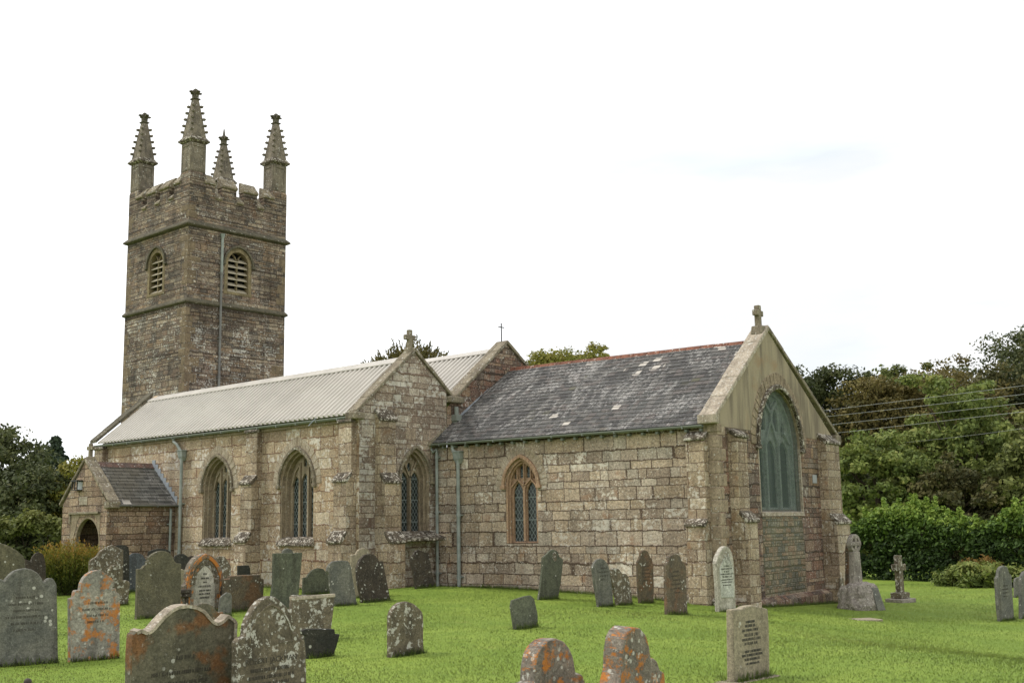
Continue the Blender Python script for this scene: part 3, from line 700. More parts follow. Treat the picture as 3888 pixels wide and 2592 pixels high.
mb = MB(); fbox(mb, Frame((0, YS - .075, 0), X, -Y), -35.5, -34.75, .55, 1.62, 0, .015); obj('notice_board', mb, M['notice'], porch)
mb = MB(); prism(mb, [(-36.16, YP + .05), (-33.99, YP + .05), (-33.99, YS), (-36.16, YS)], Frame((0, 0, 0), X, Z, Y), .0, .17); obj('porch_shade_floor', mb, M['black'], porch)  # floor added in black to cut bounce and paint shade inside the opening
mb = MB(); fbox(mb, SP, -35.6, -35.26, 3.10, 3.36, 0, .01); lantern = obj('lantern', mb, M['lampglass'], porch)
mb = MB()
fbox(mb, SP, -35.64, -35.22, 3.36, 3.40, 0, .22)
for u in (-35.6, -35.43, -35.26): fbox(mb, SP, u - .012, u + .012, 3.08, 3.37, .17, .195)
fbox(mb, SP, -35.61, -35.25, 3.07, 3.095, 0, .2); obj('lantern_frame', mb, M['iron'], porch)
mb = MB(); fbox(mb, SP, -35.4, -34.9, 2.60, 2.86, -.02, .02); obj('plaque', mb, M['palecoping'], porch, bevel=.01)
make_coping(SP, (-33.48, 2.60), (-35.12, 4.02), .12, -.34, .06, porch, M['coping'])
make_coping(SP, (-36.70, 2.58), (-35.12, 4.02), .12, -.34, .06, porch, M['coping'])
mb = MB(); fbox(mb, SP, -33.78, -33.44, 2.46, 2.68, -.36, .05); obj('kneeler', mb, M['coping'], porch, bevel=.03)
gable_cross(SP.p(-35.09, 0, -.14), 4.14, 4.58, 4.43, .18, .058, .06, X, church, M['coping'], saddle=.14)
mb = MB(); slate_slope(mb, EP, YP + .34, YS, 2.56, .14, 3.92, -1.50, .185, .016); slate_slope(mb, Frame((-36.52, 0, 0), Y, -X), YP + .34, YS, 2.56, .14, 3.92, -1.40, .185, .016)
pr = obj('porch_roof', mb, M['porchslate'], church, recalc=False)
mb = MB(); 
for i in range(6):
    y0 = YP + .34 + i * (YS - YP - .34) / 6; y1 = y0 + (YS - YP - .34) / 6 - .012
    mb.add([(XP - 1.36, y0, 3.83), (XP - 1.36, y1, 3.83), (XP - 1.50, y1, 4.0), (XP - 1.50, y0, 4.0), (XP - 1.64, y1, 3.83), (XP - 1.64, y0, 3.83)], [(0, 1, 2, 3), (3, 2, 4, 5)])
obj('ridge_tile', mb, M['porchridge'], pr, recalc=False)
mb = MB()
for i in range(9):
    f = i / 8.5; xx = XP - 1.42 + 1.5 * f; zz = 3.98 - 1.36 * f * .98
    fbox(mb, SA, xx - .09, xx + .105, zz - .13, zz + .13, -.002, .02 + .002 * (i % 2))
obj('stepped_flashing', mb, M['lead'], pr)
gutter(EP, YP + .3, YS, .17, 2.55, church, M['leadpipe'], r=.045)
downpipe(EP, 20.55, .10, 2.42, -.1, .042, church, gut=None, clips=(1.9, .7))

# --- chancel
lights = [(2.0, .165, 2.60, 2.92), (2.46, .165, 2.60, 2.92)]
ex = [(2.115, .065, 3.04, 3.28, 3.44), (2.345, .065, 3.04, 3.28, 3.44), (1.905, .035, 3.02, 3.14, 3.24), (2.555, .035, 3.02, 3.14, 3.24), (2.23, .035, 2.84, 2.88, 2.93)]
rb = [((2.23, 1.3), (2.23, 2.86), .035), ((2.23, 2.98), (2.23, 3.5), .02), ((2.0, 2.98), (2.0, 3.36), .018), ((2.46, 2.98), (2.46, 3.36), .018), ((1.72, 2.72), (2.0, 3.0), .02), ((2.28, 2.78), (2.0, 3.0), .02), ((2.18, 2.78), (2.46, 3.0), .02), ((2.74, 2.72), (2.46, 3.0), .02)]
hc = make_window(SC, 2.23, 1.24, .55, 2.82, 3.58, lights, church, M['tanframe'], depth=.28, orders=((.06, .0), (.05, .07)), vous=.23, extra=ex, ribs=rb, hood_mat=M['tanframe'], sill=False)
ZG = 4.10
mb = MB(); panel(mb, [(-1.1, -.5), (XC, -.9), (XC, 4.12), (-1.1, 4.02)], [hc], SC, 0, .4); obj('chancel_south_wall', mb, M['chancel'], church)
mb = MB(); profile(mb, [(-.05, -.9), (.12, -.9), (.12, -.16), (.06, -.12), (-.05, -.1)], SC, 6.6, XC + .05); obj('plinth', mb, M['cap'], church, bevel=.02)
# east wall: rubble below, rendered gable above, big window
cu, ehw, esp, eap = 3.86, 1.46, 3.75, 5.36
NW_ = 7.95
ap = arcpts(cu, ehw, esp, eap, 16); rgt = ap[:17]
low = [p for p in rgt if p[1] < ZG]; k_ = len(low); f_ = (ZG - rgt[k_ - 1][1]) / (rgt[k_][1] - rgt[k_ - 1][1]); xg = rgt[k_ - 1][0] + (rgt[k_][0] - rgt[k_ - 1][0]) * f_
mirror = lambda q: [(2 * cu - x, z) for x, z in q[::-1]]
half = low + [(xg, ZG)]
mb = MB(); panel(mb, [(0, -1.2), (NW_, -1.2), (NW_, ZG)] + half[::-1] + [(cu + ehw, 1.93), (cu - ehw, 1.93)] + mirror(half)[::-1] + [(0, ZG)], [], EC, 0, .45); obj('chancel_east_wall', mb, M['east'], church)
up_ = [(xg, ZG + .002)] + [p for p in rgt if p[1] > ZG + .01]
mb = MB(); panel(mb, [(0, ZG + .002)] + mirror(up_)[::-1][:-1] + up_[::-1] + [(NW_, ZG + .002), (NW_, 4.2), (3.42, 6.95), (0, 4.34)], [], EC, .008, .45); obj('rendered_gable', mb, M['render'], church)
mb = MB(); ring(mb, EC, arch(cu, 1.94, ehw - .02, esp, eap - .02), arch(cu, 1.93, ehw + .003, esp, eap + .003), -.4, .002); obj('window_reveal', mb, M['dressed'], church)
mb = MB(); profile(mb, [(-.05, -1.2), (.20, -1.2), (.20, -.34), (.08, -.26), (-.05, -.22)], EC, -.02, NW_); obj('plinth', mb, M['east'], church, bevel=.03)
mb = MB(); ring(mb, EC, arch(cu, 1.95, ehw - .1, esp, eap - .12), arch(cu, 1.93, ehw + .003, esp, eap + .003), -.4, -.20)
lh = [arch(cu + s * .87, 2.1, .36, 3.45, 3.95, 6) for s in (-1, 0, 1)] + [arch(cu + s * .43, 4.22, .17, 4.55, 4.85, 5) for s in (-1, 1)] + [arch(cu + s * .92, 4.1, .13, 4.28, 4.5, 5) for s in (-1, 1)] + [arch(cu, 4.72, .15, 4.9, 5.1, 5)]
panel(mb, arch(cu, 1.96, ehw - .09, esp, eap - .11), lh, EC, -.28, .1)
for (u0, v0), (u1, v1) in [((cu - .43, 2), (cu - .43, 3.9)), ((cu + .43, 2), (cu + .43, 3.9)), ((cu - .43, 3.8), (cu - .05, 4.45)), ((cu + .43, 3.8), (cu + .05, 4.45)), ((cu, 4.4), (cu, 4.75)), ((cu, 4.7), (cu - .45, 5.05)), ((cu, 4.7), (cu + .45, 5.05)), ((cu - 1.25, 3.9), (cu - .86, 4.2)), ((cu + 1.25, 3.9), (cu + .86, 4.2))]:
    dx, dz = u1 - u0, v1 - v0; L = math.hypot(dx, dz); nx, nz = -dz / L * .05, dx / L * .05
    prism(mb, [(u0 - nx, v0 - nz), (u1 - nx, v1 - nz), (u1 + nx, v1 + nz), (u0 + nx, v0 + nz)], EC, -.3, -.2)
ewin = obj('east_window', mb, M['greenstone'], church, bevel=.01)
mb = MB(); prism(mb, arch(cu, 1.97, ehw - .09, esp, eap - .11), EC, -.38, -.34); obj('pane', mb, M['darkglass'], ewin)
mb = MB(); prism(mb, arch(cu, 1.95, ehw - .03, esp, eap - .03), EC, -.065, -.06); obj('wire_guard', mb, M['guard'], ewin)
for s in (-1, 1): mb = MB(); fbox(mb, EC, cu + s * (ehw - .02) - .03, cu + s * (ehw - .02) + .03, 1.95, 3.75, -.16, .006); obj('jamb', mb, M['palecoping'], ewin)
mb = MB(); profile(mb, [(-.3, 2.05), (.03, 1.96), (.03, 1.86), (-.3, 1.86)], EC, cu - ehw, cu + ehw); obj('sill', mb, M['palecoping'], ewin)
mb = MB(); prism(mb, [(2.42, -.24), (5.22, -.24), (5.24, 1.1), (5.16, 1.84), (2.46, 1.84), (2.40, .9)], EC, -.05, .006); obj('rubble_infill', mb, M['infill'], church)
mb = MB(); band(mb, EC, arcpts(cu, ehw + .002, esp, eap + .002), arcpts(cu, ehw + .12, esp, eap + .13), -.03, .10)
for s in (-1, 1): fbox(mb, EC, cu + s * (ehw + .06) - .09, cu + s * (ehw + .06) + .09, esp - .12, esp, -.03, .12)
obj('hood_mould', mb, M['cap'], ewin, bevel=.02)
mb = MB(); voussoirs(mb, EC, cu, ehw + .125, esp, eap + .135, .30, -.05, .03, per=2); obj('voussoir_arch', mb, M['evouss'], ewin, bevel=.01)
mb = MB(); fbox(mb, EC, 6.12, 6.42, 2.80, 3.04, -.02, .02); obj('vent_grille', mb, M['vent'], church)
# chancel buttresses
make_buttress(EC, .56, 1.18, [(4.06, 3.86, .25), (1.98, 1.72, .44)], church, M['buttress'], zb=-1.3)
make_buttress(EC, 6.66, 7.72, [(4.26, 3.98, .27), (1.90, 1.62, .46)], church, M['buttress'], zb=-1.3)
make_buttress(SC, 7.50, 8.02, [(3.98, 3.78, .22), (1.80, 1.64, .36)], church, M['buttress'], zb=-1.)
make_buttress(Frame(CB + cY * NW_, cX, cY), 7.5, 8.1, [(3.98, 3.78, .25), (1.90, 1.64, .46)], church, M['buttress'], zb=-1.2)
mb = MB()
for i in range(15):
    z0 = -.6 + i * .32; L1, L2 = (.46, .26) if i % 2 else (.26, .44)
    if z0 > 3.9: break
    mb = MB(); P = lambda u, v, z: SC.p(XC + .008 - u, z, .010 - v)
    vs = [P(u, v, z) for z in (z0 + .008, z0 + .312) for u, v in ((0, 0), (L1, 0), (L1, .05), (.05, .05), (.05, L2), (0, L2))]
    mb.add(vs, [(5, 4, 3, 2, 1, 0), (6, 7, 8, 9, 10, 11)] + [(i, (i + 1) % 6, (i + 1) % 6 + 6, i + 6) for i in range(6)])
    obj('quoin', mb, M['quoin'], church, bevel=.02)
# roof
ZE, ZR, YR = 4.17, 6.70, 3.40
mb = MB(); slate_slope(mb, SC, -.98, XC - .30, ZE, .17, ZR, -YR, .206, .017, .006); slate_slope(mb, Frame(CB + cY * 7.0, cX, cY), -.98, XC - .3, 3.9, .5, ZR, -3.6, .206, .016)
cr = obj('chancel_roof', mb, M['slate'], church, recalc=False)
mb = MB(); rnd = random.Random(2); u = -.78
while u < XC - .5:
    u1 = min(u + .44, XC - .5); j = rnd.uniform(-.006, .006)
    mb.add([SC.p(u, ZR - .13 + j, -YR + .16), SC.p(u1 - .012, ZR - .13 + j, -YR + .16), SC.p(u1 - .012, ZR + .045 + j, -YR + .015), SC.p(u, ZR + .045 + j, -YR + .015), SC.p(u1 - .012, ZR + .045 + j, -YR - .015), SC.p(u, ZR + .045 + j, -YR - .015), SC.p(u1 - .012, ZR - .13 + j, -YR - .16), SC.p(u, ZR - .13 + j, -YR - .16)], [(0, 1, 2, 3), (3, 2, 4, 5), (5, 4, 6, 7)]); u = u1
obj('ridge_tile', mb, M['ridgetile'], cr, recalc=False)
# lead flashing up against the nave gable
mb = MB()
for i in range(10):
    f0, f1 = .30 + .68 * i / 10, .30 + .68 * (i + 1) / 10
    P = lambda f, du, dz: SC.p(-.86 + du, ZE + (ZR - ZE) * f + dz, .17 - (YR + .17) * f)
    w = .20 + .03 * (i % 2)
    mb.add([P(f0, -.10, .06), P(f0, w, .045), P(f1, w, .045), P(f1, -.10, .06), P(f0, -.10, .22), P(f1, -.10, .22)], [(0, 1, 2, 3), (4, 0, 3, 5)])
obj('lead_flashing', mb, M['lead'], cr, recalc=False)
mb = MB()
for i in range(7):
    f0, f1 = -.03 + .34 * i / 7, -.03 + .34 * (i + 1) / 7 - .004
    P = lambda f, du, dz: SC.p(-.97 + du, ZE + (ZR - ZE) * f + dz, .17 - (YR + .17) * f)
    mb.add([P(f0, -.05, 0), P(f0, .13, 0), P(f1, .13, 0), P(f1, -.05, 0), P(f0, -.05, .11), P(f0, .13, .11), P(f1, .13, .11), P(f1, -.05, .11)], [(0, 1, 5, 4), (1, 2, 6, 5), (2, 3, 7, 6), (3, 0, 4, 7), (4, 5, 6, 7)])
obj('verge_coping', mb, M['coping'], church)
gutter(SC, -.95, XC - .30, .20, 4.13, church, M['gutter'], r=.055, brackets=1.0)
u = -.5
while u < XC - .4: mb = MB(); fbox(mb, SC, u - .035, u + .035, 3.99, 4.06, .0, .13); u += .42; obj('rafter_foot', mb, M['gutter'], cr)
downpipe(SC, .05, .10, 3.66, -.6, .055, church, gut=(-.12, 4.06), hopper=True, clips=(2.0, .25))
downpipe(SC, -.76, .09, 3.86, -.6, .045, church, gut=(-.94, 4.10), clips=(3.7, 2.1, .35))
# gable copings and cross
make_coping(EC, (-.22, 4.20), (3.42, 6.96), .17, -.42, .06, church, M['palecoping'])
make_coping(EC, (8.42, 4.18), (3.42, 6.96), .14, -.42, .06, church, M['coping'])
mb = MB(); fbox(mb, EC, -.25, .06, 4.16, 4.40, -.43, .05); obj('kneeler', mb, M['palecoping'], church, bevel=.03)
mb = MB(); fbox(mb, EC, -.05, .2, 3.96, 4.17, -.4, .03); obj('corbel', mb, M['dressed'], church, bevel=.02)
mb = MB(); fbox(mb, EC, 8.05, 8.5, 4.06, 4.30, -.43, .08); obj('kneeler', mb, M['coping'], church, bevel=.03)
gable_cross(EC.p(3.20, 0, -.16), 7.06, 7.66, 7.44, .215, .075, .08, cY, church, M['coping'], saddle=.2)

# --- tower
TX, TY, TW, TN = -39.50, 24.62, -44.24, 29.44
tc_ = ((TX + TW) / 2, (TY + TN) / 2); hx, hy = (TX - TW) / 2, (TN - TY) / 2
ST = Frame((0, TY, 0), X, -Y); ET = Frame((TX, 0, 0), Y, X); WT = Frame((TW, 0, 0), Y, -X); NT = Frame((0, TN, 0), X, Y)
belfry = {}
for key, fr, cu_ in (('e', ET, 27.02), ('s', ST, -41.85)):
    belfry[key] = arch(cu_, 11.45, .52, 12.66, 13.20, 9)
mb = MB()
panel(mb, [(TY, -.3), (TN, -.3), (TN, 15.28), (TY, 15.28)], [belfry['e']], ET, 0, .4)
panel(mb, [(TW, -.3), (TX, -.3), (TX, 15.28), (TW, 15.28)], [belfry['s']], ST, 0, .4)
panel(mb, [(TY, -.3), (TN, -.3), (TN, 15.28), (TY, 15.28)], [], WT, 0, .4)
panel(mb, [(TW, -.3), (TX, -.3), (TX, 15.28), (TW, 15.28)], [], NT, 0, .4)
tower = obj('tower', mb, M['tower'], church)
mb = MB(); fbox(mb, Frame((0, 0, 0), X, -Y), TW + .3, TX - .3, 14.6, 14.7, -TN + .3, -TY - .3); obj('tower_roof', mb, M['leadpipe'], tower)
for z in (10.82, 14.0):
    mb = MB(); big = z > 12
    p_, h_ = (.15, .13) if big else (.10, .10)
    a0, a1 = (hx, hy), (hx + p_, hy + p_)
    def loop(e, zz): return [(tc_[0] - hx - e, tc_[1] - hy - e, zz), (tc_[0] + hx + e, tc_[1] - hy - e, zz), (tc_[0] + hx + e, tc_[1] + hy + e, zz), (tc_[0] - hx - e, tc_[1] + hy + e, zz)]
    L_ = [loop(-.02, z + h_ + .05), loop(.0, z + h_ + .03), loop(p_, z + .01), loop(p_, z - .05), loop(p_ * .45, z - .09), loop(-.02, z - .11)]
    vs = [q for l in L_ for q in l]; mb.add(vs, [(4 * i + j, 4 * i + (j + 1) % 4, 4 * i + 4 + (j + 1) % 4, 4 * i + 4 + j) for i in range(5) for j in range(4)])
    obj('string_course', mb, M['towertrim'], tower, bevel=.01)
# battlements: merlons with steep weathered copings, low sloping cills between
for fr, c0, sgn in ((ET, TY, 1), (ST, TX, -1), (WT, TY, 1), (NT, TX, -1)):
    mer = [(.70, 1.18), (1.54, 2.24), (2.60, 3.28), (3.64, 4.12)]; emb = [(1.18, 1.54), (2.24, 2.60), (3.28, 3.64)]
    q = lambda a, b: sorted((c0 + sgn * a, c0 + sgn * b))
    for a, b in mer:
        u0, u1 = q(a, b); mb = MB(); fbox(mb, fr, u0, u1, 15.24, 15.86, -.34, .001); obj('merlon', mb, M['tower'], tower)
        mb = MB(); profile(mb, [(-.36, 15.80), (-.36, 16.26), (-.30, 16.30), (-.24, 16.26), (.07, 15.90), (.07, 15.82), (.0, 15.79)], fr, u0 - .03, u1 + .03); obj('merlon_coping', mb, M['towercap'], tower, bevel=.02)
    for a, b in emb:
        u0, u1 = q(a, b); mb = MB(); profile(mb, [(-.36, 15.20), (-.36, 15.62), (-.30, 15.66), (-.25, 15.63), (.07, 15.33), (.07, 15.25), (.0, 15.22)], fr, u0 + .01, u1 - .01); obj('embrasure_coping', mb, M['towercap'], tower, bevel=.02)
# pinnacles
def pinnacle(cx_, cy_, sc_, rod):
    c = (cx_, cy_); mb = MB(); a = .37 * sc_
    frustum(mb, c, 16.22, 17.46, a * .95, a * .93)
    for sx, sy in ((1, 0), (-1, 0), (0, 1), (0, -1)):       # raised borders of the sunk panels
        fr = Frame((cx_ + sx * a * .94, cy_ + sy * a * .94, 0), (abs(sy), abs(sx), 0), (sx, sy, 0))
        for u0, u1, v0, v1 in ((-a * .92, -a * .62, 16.26, 17.44), (a * .62, a * .92, 16.26, 17.44), (-a * .62, a * .62, 17.30, 17.44), (-a * .62, a * .62, 16.26, 16.40)): fbox(mb, fr, u0, u1, v0, v1, -.02, .022)
    sh = obj('pinnacle', mb, M['pinn'], church, bevel=.015)
    mb = MB(); frustum(mb, c, 15.2, 16.14, a * 1.012, a * 1.012); frustum(mb, c, 16.14, 16.24, a * 1.012, a * .95); obj('corner_pier', mb, M['tower'], sh)
    mb = MB(); frustum(mb, c, 17.46, 17.54, a * .98, a * 1.25); frustum(mb, c, 17.54, 17.61, a * 1.28, a * 1.28); frustum(mb, c, 17.61, 17.74, a * 1.22, a * .98); obj('cornice', mb, M['cap'], sh, bevel=.012)
    mb = MB(); z0, z1, r0, r1 = 17.70, 19.40, a * .97, a * .30
    frustum(mb, c, z0, z1, r0, r1)
    for i in range(5):
        z = 17.98 + i * .275; r = r0 + (r1 - r0) * (z - z0) / (z1 - z0)
        for sx, sy in ((1, 1), (1, -1), (-1, 1), (-1, -1)):
            k = (cx_ + sx * (r + .03), cy_ + sy * (r + .03)); frustum(mb, k, z - .033, z + .03, .042, .068); frustum(mb, k, z + .03, z + .066, .068, .046)
    obj('spire', mb, M['pinn'], sh, bevel=.008)
    mb = MB(); frustum(mb, c, 19.38, 19.42, a * .3, a * .45); frustum(mb, c, 19.42, 19.46, a * .45, a * .42); frustum(mb, c, 19.46, 19.66, a * .27, a * .29)
    for sx, sy in ((1, 0), (0, 1)):
        frustum(mb, c, 19.62, 19.71, a * (.3 if sx else .2), a * (.66 if sx else .2), a * (.3 if sy else .2), a * (.66 if sy else .2)); frustum(mb, c, 19.71, 19.76, a * (.78 if sx else .2), a * (.70 if sx else .18), a * (.78 if sy else .2), a * (.70 if sy else .18))
    frustum(mb, c, 19.75, 19.83, a * .27, a * .24); frustum(mb, c, 19.83, 19.90, a * .24, a * .08)
    if rod: frustum(mb, c, 19.9, 20.18, .045, .02)
    obj('finial', mb, M['towertrim'], sh, bevel=.01)
pinnacle(TX - .37, TY + .37, 1., False); pinnacle(TX - .37, TN - .37, 1., False); pinnacle(TW + .37, TY + .37, 1., False); pinnacle(TW + .37, TN - .37, 1., True)
# corner stones
z = 6.3; i = 0; rnd = random.Random(4)
def quoin(corner, a, b, L1, L2, z0, z1):
    c = Vector(corner); P = lambda u, v, z: c + a * u + b * v + Vector((0, 0, z)) - (a + b) * .007
    mb = MB(); vs = [P(u, v, z) for z in (z0, z1) for u, v in ((0, 0), (L1, 0), (L1, .05), (.05, .05), (.05, L2), (0, L2))]
    mb.add(vs, [(5, 4, 3, 2, 1, 0), (6, 7, 8, 9, 10, 11)] + [(i, (i + 1) % 6, (i + 1) % 6 + 6, i + 6) for i in range(6)])
    obj('quoin', mb, M['tquoin'], tower, bevel=.02)
while z < 15.2:
    hgt = rnd.uniform(.20, .40); L1, L2 = (rnd.uniform(.34, .7), rnd.uniform(.2, .34)) if i % 2 else (rnd.uniform(.2, .34), rnd.uniform(.34, .7))
    if not any(abs(z + hgt / 2 - s) < .33 for s in (10.85, 14.03)) and z + hgt < 15.25:
        if rnd.random() < .9: quoin((TX, TY, 0), -X, Y, L1, L2, z, z + hgt - .014)
        if rnd.random() < .7: quoin((TX, TN, 0), -X, -Y, L1 * .8, L2, z, z + hgt - .014)
        if rnd.random() < .7: quoin((TW, TY, 0), X, Y, L2, L1 * .8, z, z + hgt - .014)
    z += hgt; i += 1
# belfry windows
for fr, cu_, pitch in ((ET, 27.02, 1), (ST, -41.85, 1)):
    mb = MB(); ring(mb, fr, arch(cu_, 11.45, .50, 12.66, 13.17), arch(cu_, 11.42, .66, 12.66, 13.36), -.3, .012)
    fbox(mb, fr, cu_ - .03, cu_ + .03, 11.45, 12.72, -.2, -.08)
    for s in (-1, 1):
        arc = [(cu_ + s * (.02 + .30 * (1 - math.cos(t))), 12.66 + .44 * math.sin(t)) for t in [math.pi / 2 * i / 6 for i in range(7)]]
        for p0, p1 in zip(arc[:-1], arc[1:]): prism(mb, [(p0[0] - .022, p0[1]), (p0[0] + .022, p0[1]), (p1[0] + .022, p1[1] + .004), (p1[0] - .022, p1[1] + .004)], fr, -.2, -.09)
    fbox(mb, fr, cu_ - .7, cu_ + .7, 11.34, 11.44, -.3, .02)
    bw_ = obj('belfry_window', mb, M['belfry'], church, bevel=.012)
    mb = MB(); band(mb, fr, arcpts(cu_, .665, 12.62, 13.36), arcpts(cu_, .755, 12.62, 13.46), -.02, .09)
    for s in (-1, 1): fbox(mb, fr, cu_ + s * .74 - .09, cu_ + s * .74 + .09, 12.55, 12.63, -.02, .09)
    obj('hood_mould', mb, M['towertrim'], bw_, bevel=.012)
    z = 11.47
    while z < 12.95:
        mb = MB(); profile(mb, [(-.06, z), (-.06, z + .03), (-.27, z + .19), (-.27, z + .155)], fr, cu_ - .5, cu_ + .5); z += .255
        obj('louvre', mb, M['louvre'], bw_)
    mb = MB(); fbox(mb, fr, cu_ - .52, cu_ + .52, 11.4, 13.2, -.39, -.33); obj('backing', mb, M['black'], bw_)
dp = downpipe(ET, 26.17, .08, 13.55, 6.9, .05, church, clips=(12.1, 9.4, 7.8), mat=M['leadpipe'])
mb = MB(); tube(mb, [ET.p(26.17, 13.8, .09), ET.p(26.17, 13.62, .09)], .105, 10, r1=.07); tube(mb, [ET.p(26.17, 13.62, .085), ET.p(26.17, 12.15, .085)], .058, 10); obj('hopper', mb, M['pipe'], dp)

# ------------------------------------------------------------------ ground and lawn
def axis_pts(a, b, near0, near1, step, far):
    p = list(np.arange(near0, near1 + .01, step)); x = near0; s = step
    while x > a: s = min(s * 1.35, far); x -= s; p.insert(0, x)
    x = near1; s = step
    while x < b: s = min(s * 1.35, far); x += s; p.append(x)
    return p
xs_ = axis_pts(-900, 700, -44, 4, .5, 90); ys_ = axis_pts(-500, 1100, -4, 52, .5, 90)
rg = random.Random(11); waves = [(rg.uniform(.25, 1.5), rg.uniform(0, 6.28), rg.uniform(0, 6.28)) for _ in range(14)]
def bumps(x, y): return sum(math.sin(f * (x * math.cos(a) + y * math.sin(a)) + p) / (f + .6) for f, a, p in waves) * .010
def gz(x, y): return ground_z(x, y) + bumps(x, y)
mb = MB(); nx = len(xs_)
mb.v = [(x, y, gz(x, y)) for y in ys_ for x in xs_]
mb.f = [(j * nx + i, j * nx + i + 1, (j + 1) * nx + i + 1, (j + 1) * nx + i) for j in range(len(ys_) - 1) for i in range(nx - 1)]
g = G('mown_lawn'); tco = g.n('ShaderNodeTexCoord').outputs['Object']
n1 = g.noise(tco, .35, 4, .6); n2 = g.noise(tco, 2.2, 4, .6); n3 = g.noise(tco, 40., 3)
c = g.mix(g.step(n1, .35, .65), C(107, 129, 44), C(125, 143, 54)); c = g.mix(g.step(n2, .45, .7, 0, .6), c, C(102, 126, 42))
c = g.mix(g.step(g.noise(tco, .9, 5, .65), .60, .72, 0, .4), c, C(140, 140, 70))
g.color(g.val(c, g.ma('MULTIPLY_ADD', n3, .8, .6))); g.bump(n3, .6, .03)
lawn = obj('ground', mb, g.m, None, recalc=False, smooth=True, uv=False); lawn['kind'] = 'structure'

def np_mesh(name, V, F, mat, col=None, parent=None, smooth=False):
    """quad/tri soup from numpy arrays with an optional per-face colour value"""
    me = bpy.data.meshes.new(name); nv, nf, k = len(V), len(F), F.shape[1]
    me.vertices.add(nv); me.vertices.foreach_set('co', V.astype(np.float32).ravel())
    me.loops.add(nf * k); me.loops.foreach_set('vertex_index', F.astype(np.int32).ravel())
    me.polygons.add(nf); me.polygons.foreach_set('loop_start', np.arange(0, nf * k, k, dtype=np.int32))
    me.update(calc_edges=True)
    if col is not None:
        at = me.attributes.new('tint', 'FLOAT', 'FACE'); at.data.foreach_set('value', col.astype(np.float32))
    me.materials.append(mat); o = bpy.data.objects.new(name, me); COL.objects.link(o)
    if parent is not None: attach(o, parent)
    return o
def leaf_mat(name, cols, trans=.25, rough=.6, up=False):
    g = G(name); at = g.n('ShaderNodeAttribute', attribute_name='tint'); f = at.outputs['Fac']
    c = g.ramp(f, [(i / (len(cols) - 1), q) for i, q in enumerate(cols)])
    g.color(c); g.bsdf.inputs['Roughness'].default_value = rough; g.bsdf.inputs['Specular IOR Level'].default_value = .2
    t = g.n('ShaderNodeBsdfTranslucent'); g.put(t.inputs['Color'], c)
    if up: g.put(g.bsdf.inputs['Normal'], g.xyz(0., 0., 1.))
    ms = g.n('ShaderNodeMixShader'); ms.inputs[0].default_value = trans
    g.t.links.new(g.bsdf.outputs[0], ms.inputs[1]); g.t.links.new(t.outputs[0], ms.inputs[2]); g.t.links.new(ms.outputs[0], g.out.inputs[0])
    return g.m
M['grass'] = leaf_mat('grass_blades', [C(97, 120, 38), C(125, 149, 51), C(141, 162, 61), C(165, 165, 94)], .12, up=True)
rs = np.random.RandomState(5)
def blades(pts, h, w, tilt, tint):
    n = len(pts); a = rs.rand(n) * 6.283; d = np.stack([np.cos(a), np.sin(a), np.zeros(n)], 1); b = rs.rand(n) * 6.283
    lean = np.stack([np.cos(b), np.sin(b), np.zeros(n)], 1) * (h * tilt * rs.rand(n))[:, None]
    V = np.empty((n, 3, 3)); V[:, 0] = pts - d * w[:, None]; V[:, 1] = pts + d * w[:, None]; V[:, 2] = pts + lean + np.array([0, 0, 1.]) * h[:, None]
    return V.reshape(-1, 3), np.arange(3 * n).reshape(-1, 3), tint
gzv = np.vectorize(gz)
# the lawn's blades, thinning with distance, only where the photograph looks
N = 520000
dist = 8.5 + 40 * rs.rand(N) ** 1.25; ang = YAW + (rs.rand(N) - .5) * R(60)
px, py = dist * np.sin(ang), dist * np.cos(ang)
inside = ((px < XE + .1) & (py > YS - .1)) | ((px < -15.2) & (py > 23.9 + (px + 23.5) * .103) & (py < 33))
px, py, dist = px[~inside], py[~inside], dist[~inside]
pz = gzv(px, py) - .004
patch = np.sin(px * 1.3 + 2 * np.sin(py * .7)) * np.sin(py * 1.7 + px * .4)
hh = (.010 + .015 * rs.rand(len(px))) * (1 + .25 * patch) * (1 + dist * .012)
big = np.sin(px * .37 + 1.3 * np.sin(py * .31)) + np.sin(py * .53 - px * .21 + 2)
tint = np.clip(.46 + .11 * patch + .12 * big + .055 * rs.randn(len(px)), 0, 1); dry = rs.rand(len(px)) < .006; tint[dry] = 1.
V, F, T = blades(np.stack([px, py, pz], 1), hh, .0022 + .0028 * rs.rand(len(px)) + dist * .00012, .9, tint)
np_mesh('lawn_grass', V, F, M['grass'], T)['kind'] = 'stuff'

